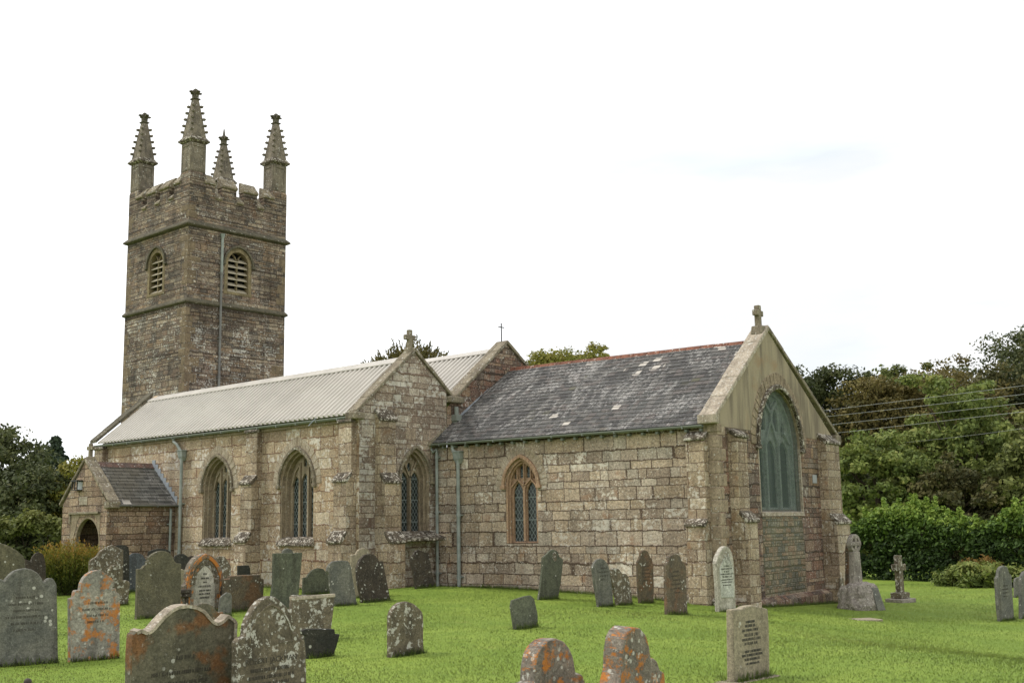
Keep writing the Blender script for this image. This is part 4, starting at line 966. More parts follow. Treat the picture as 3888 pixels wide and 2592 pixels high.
# ------------------------------------------------------------------ gravestones
GS = {
'rough_left':((-20.303,9.172,0.0),-3.1,0.3,0.1,[(-0.424,-0.021),(-0.497,1.309),(-0.368,1.434),(-0.227,1.523),(-0.101,1.585),(0.051,1.535),(0.225,1.436),(0.374,1.309),(0.437,0.022)]),
'dotted':((-29.921,14.41,0.013),-1.6,0.6,0.07,[(-0.272,0.016),(-0.32,1.045),(-0.175,0.984),(-0.137,1.095),(-0.054,1.191),(0.037,1.216),(0.15,1.165),(0.2,1.028),(0.236,0.885),(0.289,0.012)]),
'dotted_slate':((-31.456,15.483,0.037),1.5,-2.6,0.05,[(-0.188,-0.004),(-0.266,1.032),(-0.209,1.114),(-0.109,1.042),(-0.067,0.907),(0.062,0.873),(0.1,0.782),(0.158,0.006)]),
'big_left':((-15.34,7.292,0.0),-5.8,2.0,0.11,[(-0.427,-0.009),(-0.477,1.086),(-0.44,1.126),(-0.4,1.149),(-0.352,1.146),(-0.309,1.113),(-0.289,1.147),(-0.249,1.195),(-0.195,1.243),(-0.112,1.271),(-0.041,1.277),(0.045,1.255),(0.119,1.209),(0.172,1.142),(0.195,1.091),(0.225,1.075),(0.241,1.11),(0.281,1.134),(0.333,1.121),(0.372,1.061),(0.383,1.031),(0.411,0.54),(0.438,-0.005)]),
'orange':((-15.188,8.199,0.0),-2.9,-1.6,0.09,[(-0.351,0.054),(-0.401,0.848),(-0.356,0.855),(-0.342,0.932),(-0.324,0.955),(-0.263,0.955),(-0.257,1.036),(-0.225,1.108),(-0.175,1.165),(-0.099,1.206),(-0.022,1.217),(0.058,1.192),(0.125,1.13),(0.191,1.097),(0.229,1.043),(0.229,0.984),(0.195,0.963),(0.255,0.953),(0.269,0.9),(0.315,0.867),(0.327,0.8),(0.361,-0.033)]),
'peaked':((-27.718,15.223,0.005),5.9,-0.2,0.09,[(-0.484,0.003),(-0.534,0.996),(-0.429,1.073),(-0.337,1.111),(-0.249,1.231),(-0.08,1.335),(0.109,1.399),(0.44,1.253),(0.497,-0.003)]),
'porch_slate':((-29.27,16.509,0.026),4.0,-0.1,0.04,[(-0.236,0.013),(-0.295,1.306),(-0.188,1.341),(0.032,1.345),(0.145,1.295),(0.187,1.182),(0.246,-0.014)]),
'shouldered_small':((-25.655,14.327,0.0),1.7,-2.1,0.08,[(-0.377,0.024),(-0.404,0.57),(-0.33,0.607),(-0.222,0.588),(-0.238,0.836),(-0.168,0.938),(-0.046,0.958),(0.08,0.92),(0.135,0.793),(0.134,0.572),(0.243,0.58),(0.333,0.548),(0.348,0.464),(0.328,-0.021)]),
'blue_slate':((-29.511,17.107,0.034),1.6,2.2,0.05,[(-0.453,0.025),(-0.45,0.853),(-0.307,0.913),(-0.273,1.024),(-0.146,1.101),(0.019,1.103),(0.168,1.043),(0.263,0.91),(0.301,0.843),(0.432,0.822),(0.463,-0.025)]),
'olive':((-21.336,12.863,0.0),0.3,1.4,0.09,[(-0.485,0.04),(-0.478,0.708),(-0.485,0.987),(-0.376,0.993),(-0.341,1.046),(-0.281,1.065),(-0.282,1.13),(-0.241,1.15),(-0.247,1.204),(-0.151,1.277),(-0.029,1.328),(0.096,1.336),(0.222,1.299),(0.325,1.197),(0.352,1.126),(0.404,1.073),(0.519,1.058),(0.528,0.528),(0.505,-0.039)]),
'behind_olive':((-26.443,15.972,0.001),2.1,-2.6,0.05,[(-0.326,0.019),(-0.408,1.224),(-0.287,1.261),(-0.103,1.297),(0.087,1.278),(0.235,1.206),(0.332,-0.02)]),
'dark_disc':((-25.872,16.281,0.0),3.1,0.5,0.05,[(-0.255,0.015),(-0.286,1.066),(-0.239,1.118),(-0.129,1.155),(0.0,1.151),(0.115,1.08),(0.2,0.956),(0.235,0.846),(0.258,-0.016)]),
'pale_low':((-23.993,15.161,0.0),-2.4,-2.8,0.07,[(-0.168,0.01),(-0.202,0.803),(-0.121,0.849),(-0.035,0.809),(0.018,0.719),(0.169,-0.01)]),
'arc_dark':((-27.95,17.903,0.015),4.4,-0.2,0.05,[(-0.196,0.011),(-0.225,0.992),(-0.091,1.032),(0.072,1.003),(0.173,0.897),(0.205,-0.012)]),
'arc_pale':((-26.739,17.212,0.002),2.6,2.3,0.06,[(-0.19,0.011),(-0.189,0.95),(-0.089,1.009),(0.029,1.019),(0.172,0.944),(0.175,-0.01)]),
'white_arch':((-21.467,14.013,0.0),2.6,0.0,0.16,[(-0.47,0.032),(-0.481,0.352),(-0.561,0.373),(-0.55,0.434),(-0.486,0.519),(-0.489,0.596),(-0.419,0.648),(-0.412,0.893),(-0.357,1.025),(-0.254,1.145),(-0.12,1.219),(0.029,1.249),(0.182,1.205),(0.325,1.087),(0.428,0.939),(0.489,0.776),(0.507,0.626),(0.58,0.554),(0.575,0.417),(0.535,0.323),(0.474,0.32),(0.469,-0.009)]),
'grey_low':((-20.388,13.82,0.0),-1.3,1.8,0.06,[(-0.152,0.01),(-0.105,0.384),(0.048,0.473),(0.138,0.446),(0.164,0.39),(0.154,0.0)]),
'pale_lichen_back':((-25.65,17.325,0.0),-0.7,2.6,0.08,[(-0.215,0.012),(-0.208,1.032),(-0.111,1.071),(0.051,1.052),(0.149,0.924),(0.23,0.811),(0.25,-0.014)]),
'orange_foot':((-21.075,14.752,0.0),4.5,-2.4,0.12,[(-0.496,0.034),(-0.539,0.707),(-0.405,0.712),(-0.394,0.764),(-0.018,0.767),(0.414,0.76),(0.44,0.684),(0.526,0.657),(0.532,0.298),(0.517,-0.012)]),
'dark_block':((-24.754,17.329,0.0),-4.4,-1.7,0.06,[(-0.172,0.01),(-0.207,0.838),(0.111,0.84),(0.155,0.744),(0.186,-0.01)]),
'tall_slate':((-20.408,15.301,0.0),5.6,-0.4,0.06,[(-0.38,0.026),(-0.358,0.315),(-0.305,0.582),(-0.308,1.226),(0.518,1.22),(0.506,1.027),(0.434,0.337),(0.411,-0.005)]),
'round_behind':((-23.663,17.869,0.002),1.5,-1.2,0.06,[(-0.185,0.011),(-0.21,1.173),(-0.128,1.231),(-0.027,1.247),(0.094,1.204),(0.148,1.13),(0.187,-0.011)]),
'dark_shoulder':((-24.502,19.449,0.011),0.1,-0.7,0.06,[(-0.463,0.025),(-0.456,0.454),(-0.333,0.463),(-0.299,0.531),(-0.159,0.637),(0.02,0.686),(0.203,0.651),(0.277,0.577),(0.425,0.557),(0.466,-0.026)]),
'grey_lean':((-20.476,17.086,0.0),-1.8,0.5,0.07,[(-0.325,0.02),(-0.41,0.285),(-0.472,0.714),(-0.542,0.788),(-0.503,0.905),(-0.383,0.996),(-0.155,1.012),(0.06,0.993),(0.138,0.882),(0.216,0.492),(0.325,-0.015)]),
'pale_behind':((-22.222,19.061,0.029),1.0,2.4,0.08,[(-0.265,0.015),(-0.325,0.725),(-0.323,1.028),(-0.252,1.052),(-0.182,1.037),(-0.071,1.167),(0.074,1.203),(0.218,1.172),(0.294,1.063),(0.359,-0.02)]),
'dark_lean':((-20.82,18.296,0.004),2.2,2.6,0.08,[(-0.444,0.016),(-0.555,0.419),(-0.588,0.807),(-0.488,0.986),(-0.342,1.097),(-0.15,1.126),(0.026,1.074),(0.134,0.93),(0.264,0.926),(0.318,0.632),(0.403,0.301),(0.472,-0.005)]),
'wall_dark':((-22.172,21.193,0.157),4.3,2.9,0.05,[(-0.377,0.01),(-0.453,0.343),(-0.54,0.728),(-0.527,0.817),(-0.391,0.864),(-0.347,0.952),(-0.23,0.988),(-0.001,0.917),(0.194,0.885),(0.202,0.703),(0.297,0.336),(0.384,-0.02)]),
'round_lichen':((-12.015,11.127,0.0),2.1,-2.0,0.08,[(-0.322,0.03),(-0.341,0.53),(-0.317,0.595),(-0.253,0.665),(-0.159,0.706),(-0.023,0.714),(0.115,0.675),(0.217,0.607),(0.282,0.555),(0.31,0.491),(0.326,-0.031)]),
'broken':((-13.107,14.883,-0.002),4.3,2.8,0.05,[(-0.313,-0.003),(-0.356,0.247),(-0.377,0.403),(-0.342,0.498),(-0.005,0.544),(0.18,0.55),(0.274,0.486),(0.348,0.214),(0.322,0.011)]),
'ogee':((-18.01,21.261,-0.018),4.9,0.4,0.06,[(-0.386,0.009),(-0.276,0.391),(-0.204,0.713),(-0.172,0.98),(0.008,1.056),(0.137,1.135),(0.284,1.155),(0.429,1.115),(0.528,0.969),(0.674,0.905),(0.644,0.726),(0.539,0.351),(0.415,-0.016)]),
'grey_wall':((-16.113,21.04,-0.078),2.6,-1.7,0.06,[(-0.305,0.015),(-0.439,0.492),(-0.519,0.85),(-0.44,0.958),(-0.33,1.021),(-0.192,1.035),(-0.052,1.001),(0.087,0.894),(0.147,0.779),(0.225,0.459),(0.302,-0.012)]),
'mottled':((-16.242,21.943,-0.11),4.0,0.4,0.07,[(-0.345,0.006),(-0.429,0.34),(-0.524,0.504),(-0.609,0.69),(-0.568,0.802),(-0.396,0.829),(-0.204,0.799),(-0.082,0.69),(0.114,0.67),(0.215,0.538),(0.266,0.326),(0.329,-0.014)]),
'brown_slim':((-16.409,23.023,-0.15),-2.6,-2.6,0.06,[(-0.265,0.015),(-0.317,0.456),(-0.346,0.956),(-0.276,1.049),(-0.238,1.095),(-0.218,1.19),(-0.081,1.246),(0.057,1.207),(0.116,1.108),(0.236,0.984),(0.276,0.814),(0.296,0.331),(0.277,-0.016)]),
'brown_lichen':((-13.601,20.17,-0.16),4.2,2.9,0.08,[(-0.408,0.019),(-0.357,0.585),(-0.285,1.049),(-0.188,1.117),(-0.154,1.198),(-0.001,1.241),(0.169,1.25),(0.31,1.204),(0.356,1.098),(0.5,1.062),(0.525,0.956),(0.475,0.541),(0.42,-0.017)]),
'white_point':((-14.031,22.802,-0.291),-4.9,0.0,0.12,[(-0.313,0.015),(-0.296,0.585),(-0.331,1.113),(-0.257,1.265),(-0.096,1.431),(0.02,1.48),(0.149,1.454),(0.273,1.339),(0.323,1.158),(0.343,0.777),(0.334,0.333),(0.329,-0.021)]),
'modern':((-6.808,11.52,0.0),-1.1,0.0,0.1,[(-0.367,0.013),(-0.32,0.785),(-0.146,0.782),(-0.051,0.803),(0.076,0.809),(0.213,0.787),(0.361,0.756),(0.411,0.745),(0.417,0.546),(0.38,-0.002)]),
'front_orange_a':((-7.107,8.477,0.0),-2.5,1.6,0.2,[(-0.399,0.049),(-0.378,0.304),(-0.284,0.312),(-0.27,0.436),(-0.228,0.559),(-0.163,0.626),(-0.069,0.673),(0.03,0.683),(0.142,0.647),(0.223,0.574),(0.275,0.476),(0.295,0.344),(0.388,0.316),(0.427,0.237),(0.421,-0.052)]),
'front_orange_b':((-6.569,9.011,0.0),4.5,-2.7,0.22,[(-0.481,0.047),(-0.476,0.259),(-0.34,0.269),(-0.273,0.406),(-0.267,0.559),(-0.234,0.684),(-0.173,0.748),(-0.083,0.782),(0.044,0.762),(0.156,0.688),(0.218,0.579),(0.249,0.463),(0.294,0.461),(0.367,0.423),(0.426,0.331),(0.504,0.303),(0.528,0.198),(0.546,-0.092)]),
'ornate':((-10.159,6.417,0.0),1.4,-2.7,0.12,[(-0.559,0.053),(-0.588,0.599),(-0.586,0.779),(-0.548,0.8),(-0.503,0.817),(-0.43,0.786),(-0.376,0.812),(-0.321,0.869),(-0.26,0.926),(-0.18,0.982),(-0.103,1.01),(0.007,1.014),(0.108,0.992),(0.199,0.947),(0.253,0.89),(0.321,0.827),(0.367,0.815),(0.424,0.835),(0.486,0.884),(0.555,0.842),(0.59,0.807),(0.59,0.597),(0.623,-0.102)]),
'scroll_behind':((-15.044,9.929,0.0),2.6,-1.0,0.07,[(-0.303,0.028),(-0.311,0.6),(-0.247,0.643),(-0.144,0.675),(-0.048,0.665),(0.05,0.624),(0.121,0.54),(0.171,0.513),(0.23,0.525),(0.251,0.484),(0.282,-0.026)]),
'inscribed':((-9.707,7.157,0.0),4.6,2.9,0.1,[(-0.445,0.038),(-0.431,0.441),(-0.428,0.66),(-0.377,0.702),(-0.326,0.705),(-0.308,0.811),(-0.275,0.881),(-0.207,0.971),(-0.125,1.04),(-0.012,1.079),(0.073,1.06),(0.172,0.989),(0.257,0.919),(0.285,0.841),(0.288,0.7),(0.347,0.689),(0.367,0.639),(0.456,0.599),(0.468,0.51),(0.47,0.166),(0.465,-0.082)]),
'white_top':((-14.617,11.506,-0.0),0.1,3.0,0.08,[(-0.323,0.011),(-0.368,0.322),(-0.389,0.454),(-0.344,0.728),(0.485,0.691),(0.455,0.431),(0.403,0.166),(0.342,-0.029)]),
'dark_fallen':((-12.899,10.316,0.0),-2.3,-2.5,0.06,[(-0.233,0.021),(-0.258,0.286),(-0.318,0.305),(-0.329,0.357),(-0.271,0.383),(0.226,0.341),(0.238,0.277),(0.323,0.263),(0.265,0.082),(0.223,-0.017)]),
'behind_wheel':((-14.478,29.961,-0.665),1.2,-2.8,0.1,[(-0.257,0.017),(-0.194,1.652),(-0.116,1.776),(-0.003,1.805),(0.182,1.763),(0.328,1.639),(0.298,-0.019)]),
'right_tall':((-10.151,29.336,-0.798),-3.6,-0.6,0.08,[(-0.408,0.001),(-0.454,0.421),(-0.437,0.862),(-0.434,1.07),(-0.333,1.107),(-0.275,1.244),(-0.158,1.323),(0.039,1.353),(0.239,1.309),(0.317,1.164),(0.446,1.102),(0.44,0.876),(0.416,0.37),(0.415,-0.009)]),
'right_edge':((-10.041,30.302,-0.8),1.3,-2.1,0.08,[(-0.292,0.015),(-0.195,0.808),(-0.132,1.034),(0.093,1.167),(0.472,1.181),(0.739,1.053),(0.656,-0.032)]),
'right_grey':((-12.681,37.847,-0.8),-5.5,2.2,0.07,[(-0.245,0.013),(-0.12,0.542),(-0.029,0.628),(0.228,0.653),(0.546,0.585),(0.413,-0.022)]),
'leaning_slab':((-15.067,30.554,-0.66),-2.2,2.8,0.05,[(-0.092,0.006),(0.039,0.767),(0.254,0.774),(0.122,0.009)]),
}
GROUP = 'gravestones in the churchyard'
# key: (label, finish, bevel)
GL = {
'rough_left': ('large grey peaked gravestone with pale lichen, cut by the left edge of the photo', 'gs_olive'),
'dotted': ('small brown gravestone with a knobbed top spotted with white lichen, left of the bronze shrub', 'gs_darklich'),
'dotted_slate': ('thin dark slate standing right behind the small white-spotted stone beside the shrub', 'gs_dark'),
'big_left': ('broad grey slate gravestone with a rounded head between scrolled shoulders, front left corner', 'gs_grey'),
'orange': ('gravestone blotched all over with orange lichen, shouldered round top, near the left edge', 'gs_orange'),
'peaked': ('pale gravestone with a pointed gable top and curved left shoulder, before the porch doorway', 'gs_mottle'),
'porch_slate': ('narrow blackish slate just right of the pointed pale stone, below the porch wall', 'gs_dark'),
'shouldered_small': ('small lichened gravestone with a domed head on square shoulders, half behind the orange stone', 'gs_mottle'),
'blue_slate': ('blue-grey slate with a disc-shaped head, between the pointed pale stone and the olive slate', 'gs_blue'),
'olive': ('large plain olive slate with a broad round head and white-crusted foot', 'gs_olive'),
'behind_olive': ('dark slate whose round top just shows above the large olive slate', 'gs_dark'),
'dark_disc': ('black slate with a disc head and a hooked left shoulder, right of the olive slate', 'gs_dark'),
'pale_low': ('low pale stone showing in the gap between the olive slate and the orange-edged pointed memorial', 'gs_pale'),
'arc_dark': ('dark round-topped stone farther back, left of the tip of the orange-edged memorial', 'gs_darklich'),
'arc_pale': ('small pale round-topped stone in front of a dark one, just left of the orange-edged memorial', 'gs_grey'),
'white_arch': ('pointed marble memorial with an orange-lichened arch, side columns and a white inscription panel', 'gs_arch'),
'grey_low': ('low grey stone at the right foot of the orange-edged pointed memorial', 'gs_grey'),
'pale_lichen_back': ('grey stone crusted with white lichen behind the right side of the orange-edged memorial', 'gs_mottle'),
'orange_foot': ('wide low squared gravestone with a rust orange foot', 'gs_brown'),
'dark_block': ('small black slate block showing above the wide low stone with the orange foot', 'gs_dark'),
'tall_slate': ('tall flat-topped slate leaning to the right, below the second aisle window', 'gs_green'),
'round_behind': ('round grey top peeping out above the tall flat-topped slate', 'gs_grey'),
'dark_shoulder': ('dark brown round-headed slate between the tall flat-topped slate and a grey leaning stone', 'gs_green'),
'grey_lean': ('plain grey granite stone with a smooth round shoulder leaning left, beside the dark round-headed slate', 'gs_grey'),
'pale_behind': ('pale stone with a small rounded peak behind the dark leaning slate at the aisle corner', 'gs_pale'),
'dark_lean': ('dark white-flecked slate leaning left in front of the aisle corner buttress', 'gs_darklich'),
'wall_dark': ('blackened slate with white drips tilted against the foot of the church wall beside the downpipes', 'gs_darklich'),
'round_lichen': ('short round-topped stone with white lichen patches, alone on the open lawn', 'gs_mottle'),
'broken': ('small broken green slate leaning on the open lawn, without an arched top', 'gs_green'),
'ogee': ('green slate with an ogee top and a pale roundel, leaning right before the chancel wall', 'gs_green'),
'grey_wall': ('grey round-topped slate leaning left near the chancel wall, next to a mottled stone', 'gs_grey'),
'mottled': ('pale lichen-mottled low stone tucked behind the grey leaning slate by the chancel', 'gs_mottle'),
'brown_slim': ('slim brown slate with a stepped pointed top close to the chancel wall', 'gs_brown'),
'brown_lichen': ('upright brown slate with white lichen on its crown and foot, before the chancel corner buttress', 'gs_brown'),
'white_point': ('white marble memorial with a pointed top touched by orange lichen, at the chancel corner', 'gs_whitegrey'),
'modern': ('modern pale granite headstone with a flat gently curved top and several lines of lettering', 'gs_pale'),
'front_orange_a': ('orange-lichened thick round-topped stone at the bottom edge, the left and smaller of two', 'gs_orangedark'),
'front_orange_b': ('orange-lichened thick stone with curved shoulders at the bottom edge, the taller of two', 'gs_orangedark'),
'ornate': ('wide front gravestone with a swan-neck top edged in white lichen and rust streaks', 'gs_ornate'),
'scroll_behind': ('scroll-topped stone with a rusty face close behind the wide swan-neck gravestone', 'gs_ornate'),
'inscribed': ('foreground grey gravestone with a pointed arch head, round white lichen discs and a carved name', 'gs_mottle'),
'white_top': ('square-topped stone whitened along its top edge, behind the grey pointed gravestone with a carved name', 'gs_mottle'),
'dark_fallen': ('low dark slate tilted to the right in front of the white-edged square stone', 'gs_dark'),
'behind_wheel': ('slender pale stone with a brown pointed top between the church and the wheel cross', 'gs_brown'),
'right_tall': ('tall grey slate with a rounded narrow top standing alone near the right edge', 'gs_grey'),
'right_edge': ('grey slate cut off by the right edge of the photo', 'gs_grey'),
'right_grey': ('short grey stone farther back between the tall slate and the right edge', 'gs_grey'),
'leaning_slab': ('small white-streaked slab leaning against the foot of the north-east buttress', 'gs_mottle'),
}
STONE = {}
def stone_frame(key):
    base, a, l, th, pts = GS[key]
    a, l = R(a), R(l)
    n = Vector((math.cos(a) * math.cos(l), math.sin(a) * math.cos(l), math.sin(l))); u = Vector((-math.sin(a), math.cos(a), 0))
    return Frame(base, u, n, n.cross(u)), th, pts
def smooth_outline(pts):
    """round the traced corners a little; the two foot points stay"""
    n = len(pts); out = [pts[0]]
    for i in range(1, n - 1):
        p, q, r_ = pts[i - 1], pts[i], pts[i + 1]
        a1 = math.atan2(q[1] - p[1], q[0] - p[0]); a2 = math.atan2(r_[1] - q[1], r_[0] - q[0]); da = abs((a2 - a1 + math.pi) % (2 * math.pi) - math.pi)
        if da < 1.0:
            out += [(q[0] * .76 + p[0] * .24, q[1] * .76 + p[1] * .24), (q[0] * .94 + (p[0] + r_[0]) * .03, q[1] * .94 + (p[1] + r_[1]) * .03), (q[0] * .76 + r_[0] * .24, q[1] * .76 + r_[1] * .24)]
        else: out.append(q)
    return out + [pts[-1]]
for key, (label, fin) in GL.items():
    fr, th, pts = stone_frame(key)
    pts = smooth_outline(pts)
    low = min(min(p[1] for p in pts) - .02, -.12) - .12
    poly = [(pts[0][0], low)] + pts + [(pts[-1][0], low)]
    root = thing('gravestone', label, 'gravestone', fr.O, GROUP)
    mb = MB(); prism(mb, poly, fr, -th, 0.)
    o = obj('headstone', mb, M[fin], root, bevel=min(.018, th * .2), segs=3)
    STONE[key] = (root, o, fr)
def letters(key, rows, mat, d=.003, name='inscription_line', seed=1):
    """worn, unreadable lines of cut lettering: (u centre, v, half width, letter height)"""
    root, o, fr = STONE[key]; rn = random.Random(seed)
    for uc, v, hw, h in rows:
        mb = MB()
        u = uc - hw
        while u < uc + hw - h * .4:
            w = h * rn.uniform(.35, .75)
            if True:
                s = h * .18
                k = rn.randint(0, 4)
                if k != 1: fbox(mb, fr, u, u + s, v, v + h, -.002, d)
                if k != 2: fbox(mb, fr, u + w - s, u + w, v, v + h, -.002, d + .0004)
                if k in (0, 1, 3): fbox(mb, fr, u + s * 1.02, u + w - s * 1.02, v + h * (.42 if k else .8), v + h * (.58 if k else .98), -.002, d)
                if k in (1, 4): fbox(mb, fr, u, u + w, v + h * .02, v + h * .18, -.002, d + .0008)
            u += w + h * (.40 if rn.random() < .2 else .22)
        obj(name, mb, mat, root)
# modern granite stone: nine worn lines, and its plinth
letters('modern', [(.02, .62, .10, .026), (.0, .575, .10, .03), (.0, .53, .17, .026), (.02, .475, .14, .032), (.02, .43, .19, .028), (.0, .385, .13, .028), (.05, .30, .18, .026), (.03, .26, .22, .026), (.02, .215, .16, .026), (.02, .17, .14, .022)], M['letter'], seed=3)
r_, o_, fr = STONE['modern']; mb = MB(); fbox(mb, fr, -.50, .46, -.14, .015, -.2, .10); obj('plinth', mb, M['gs_pale'], r_, bevel=.02)
# white marble memorial by the chancel
r_, o_, fr = STONE['white_point']; us = [p[0] for p in GS['white_point'][4]]; mid = (min(us) + max(us)) / 2 + .02
mb = MB(); prism(mb, [(mid - .24, .34), (mid + .24, .32), (mid + .255, .98), (mid + .10, 1.16), (mid, 1.22), (mid - .12, 1.16), (mid - .26, .98)], fr, -.02, .012); obj('inscription_panel', mb, M['gs_white'], r_, bevel=.01)
letters('white_point', [(mid, 1.02, .10, .03), (mid, .96, .20, .026), (mid, .895, .10, .036), (mid, .845, .24, .022), (mid, .78, .17, .036), (mid, .72, .22, .022), (mid, .665, .18, .024), (mid, .60, .16, .022)], M['letter'], .015, seed=5)
mb = MB(); rn = random.Random(9)
for i in range(70):
    u, v = rn.uniform(-.2, .2), rn.uniform(0, .3)
    if abs(u) < .2 - v * .5: frustum_fr = Frame(fr.p(mid + u, 1.06 + v, .012), fr.U, fr.N, fr.V); prism(mb, [(-.014, -.012), (.012, -.016), (.018, .01), (0, .02)], frustum_fr, -.01, rn.uniform(.006, .018))
obj('carved_foliage', mb, M['gs_white'], r_)
# orange-edged pointed memorial
r_, o_, fr = STONE['white_arch']; pa = GS['white_arch'][4]; us = [p[0] for p in pa]; mid = (min(us) + max(us)) / 2; top = max(p[1] for p in pa); w_ = max(us) - min(us)
ia = arch(mid, .02, w_ * .30, .62, top - .16, 9); mb = MB(); prism(mb, arch(mid, .02, w_ * .235, .56, top - .26, 9), fr, -.02, .006); obj('inscription_panel', mb, M['gs_whitegrey'], r_, bevel=.008)
mb = MB(); ring(mb, fr, arch(mid, .0, w_ * .33, .60, top - .10, 9), arch(mid, -.1, w_ * .40, .60, top - .012, 9), -.03, .035); obj('arch_moulding', mb, M['gs_ring'], r_, bevel=.012)
for s in (-1, 1):
    mb = MB(); tube(mb, [fr.p(mid + s * w_ * .40, -.1, .02), fr.p(mid + s * w_ * .40, .36, .02)], .045, 8)
    fbox(mb, fr, mid + s * w_ * .41 - .09, mid + s * w_ * .41 + .09, .36, .44, -.05, .09); fbox(mb, fr, mid + s * w_ * .43 - .10, mid + s * w_ * .43 + .10, .44, .52, -.05, .10); obj('column', mb, M['gs_darklich'], r_, bevel=.015)
letters('white_arch', [(mid, .80, .05, .035), (mid, .71, .10, .035), (mid, .63, .04, .03), (mid, .54, .16, .04), (mid, .46, .14, .03), (mid, .39, .14, .03), (mid, .31, .12, .035)], M['letter'], .013, seed=8)
mb = MB(); rn = random.Random(4)
for i in range(150):
    t = rn.random() * 3.14; rr = w_ * rn.uniform(.21, .30); u, v = math.cos(t) * rr, .62 + math.sin(t) * (rr + .14 * math.sin(t))
    if v < top - .16: fq = Frame(fr.p(mid + u, v, .0), fr.U, fr.N, fr.V); prism(mb, [(-.018, -.014), (.016, -.02), (.022, .012), (0, .024)], fq, -.01, rn.uniform(.006, .022))
obj('carved_foliage', mb, M['gs_mottle'], r_)
# grey foreground stone with the carved name, in two lines of worn lettering below it
r_, o_, fr = STONE['inscribed']; us = [p[0] for p in GS['inscribed'][4]]; mid = (min(us) + max(us)) / 2 - .02
def cut_text(body, uc, v, size, name, root, fr, mat, w):
    cu_ = bpy.data.curves.new(name, 'FONT'); cu_.body = body; cu_.size = size; cu_.align_x = 'CENTER'; cu_.extrude = .002
    t = bpy.data.objects.new(name, cu_); COL.objects.link(t)
    bpy.context.view_layer.update(); me = bpy.data.meshes.new_from_object(t.evaluated_get(bpy.context.evaluated_depsgraph_get())); bpy.data.objects.remove(t)
    xs = [q.co.x for q in me.vertices]; k = w / (max(xs) - min(xs))
    mtx = Matrix(((fr.U.x * k, fr.V.x, fr.N.x), (fr.U.y * k, fr.V.y, fr.N.y), (fr.U.z * k, fr.V.z, fr.N.z))).to_4x4(); mtx.translation = fr.p(uc, v, .001)
    me.transform(mtx); me.materials.append(mat); o = bpy.data.objects.new(name, me); COL.objects.link(o); attach(o, root); return o
cut_text('ROBERT JACKMAN', mid + .01, .425, .075, 'inscription', r_, fr, M['letterfaint'], .66)
letters('inscribed', [(mid, .345, .26, .035), (mid, .275, .30, .032), (mid, .21, .24, .032)], M['letterfaint'], seed=12)
mb = MB(); band(mb, fr, arcpts(mid + .01, .27, .62, .98, 9), arcpts(mid + .01, .285, .62, 1.0, 9), -.01, .006); fbox(mb, fr, mid + .1, mid + .29, .60, .612, -.01, .006); obj('carved_arch', mb, M['gs_mottle'], r_)
# swan-neck stone: coped edge and faint carved rings
r_, o_, fr = STONE['ornate']; po = smooth_outline(GS['ornate'][4])[6:-2]
mb = MB()
for p, q in zip(po[:-1], po[1:]):
    dx, dz = q[0] - p[0], q[1] - p[1]; L = max(1e-4, math.hypot(dx, dz)); nx, nz = -dz / L * .022, dx / L * .022
    prism(mb, [(p[0] - nx * 1.1, p[1] - nz * 1.1), (q[0] - nx * 1.1, q[1] - nz * 1.1), (q[0] + nx * .35, q[1] + nz * .35), (p[0] + nx * .35, p[1] + nz * .35)], fr, -.125, .012)
obj('coped_edge', mb, M['palecoping'], r_)
letters('ornate', [(.0, .50, .10, .04), (-.02, .36, .34, .035), (-.02, .26, .30, .035), (0, .17, .30, .035)], M['letterfaint'], seed=21)
for k_, n_, w_, v0_ in (('big_left', 6, .26, .45), ('brown_slim', 5, .16, .5), ('brown_lichen', 6, .2, .45), ('grey_wall', 4, .2, .55), ('right_tall', 4, .2, .6), ('orange', 4, .2, .5)):
    us = [p[0] for p in GS[k_][4]]; m_ = (min(us) + max(us)) / 2; letters(k_, [(m_ + .02 * (i % 2), v0_ + i * .085, w_ * (.6 + .4 * ((i * 7) % 5) / 4), .03) for i in range(n_)], M['letterfaint'], .0015, seed=40 + n_)
r_, o_, fr = STONE['white_top']; po = GS['white_top'][4]; po = po[1:] if len(po) < 8 else po
mb = MB(); q_ = sorted(po, key=lambda p: -p[1])[:2]; q_.sort(); u0_, u1_ = q_[0][0], q_[1][0]; vt = min(q_[0][1], q_[1][1])
prism(mb, [(u0_ - .01, vt - .05), (u1_ + .01, vt - .045), (u1_ + .012, vt + .012), (u0_ - .012, vt + .012)], fr, -.088, .008); obj('whitened_edge', mb, M['palecoping'], r_, bevel=.012)
# roundel on the ogee slate
r_, o_, fr = STONE['ogee']; po = GS['ogee'][4]; tp = max(po, key=lambda p: p[1])
mb = MB(); cc = (tp[0] + .02, tp[1] - .17); prism(mb, [(cc[0] + .085 * math.cos(t), cc[1] + .115 * math.sin(t)) for t in [6.283 * i / 20 for i in range(20)]], fr, -.01, .012); obj('roundel', mb, M['gs_mottle'], r_, bevel=.006)

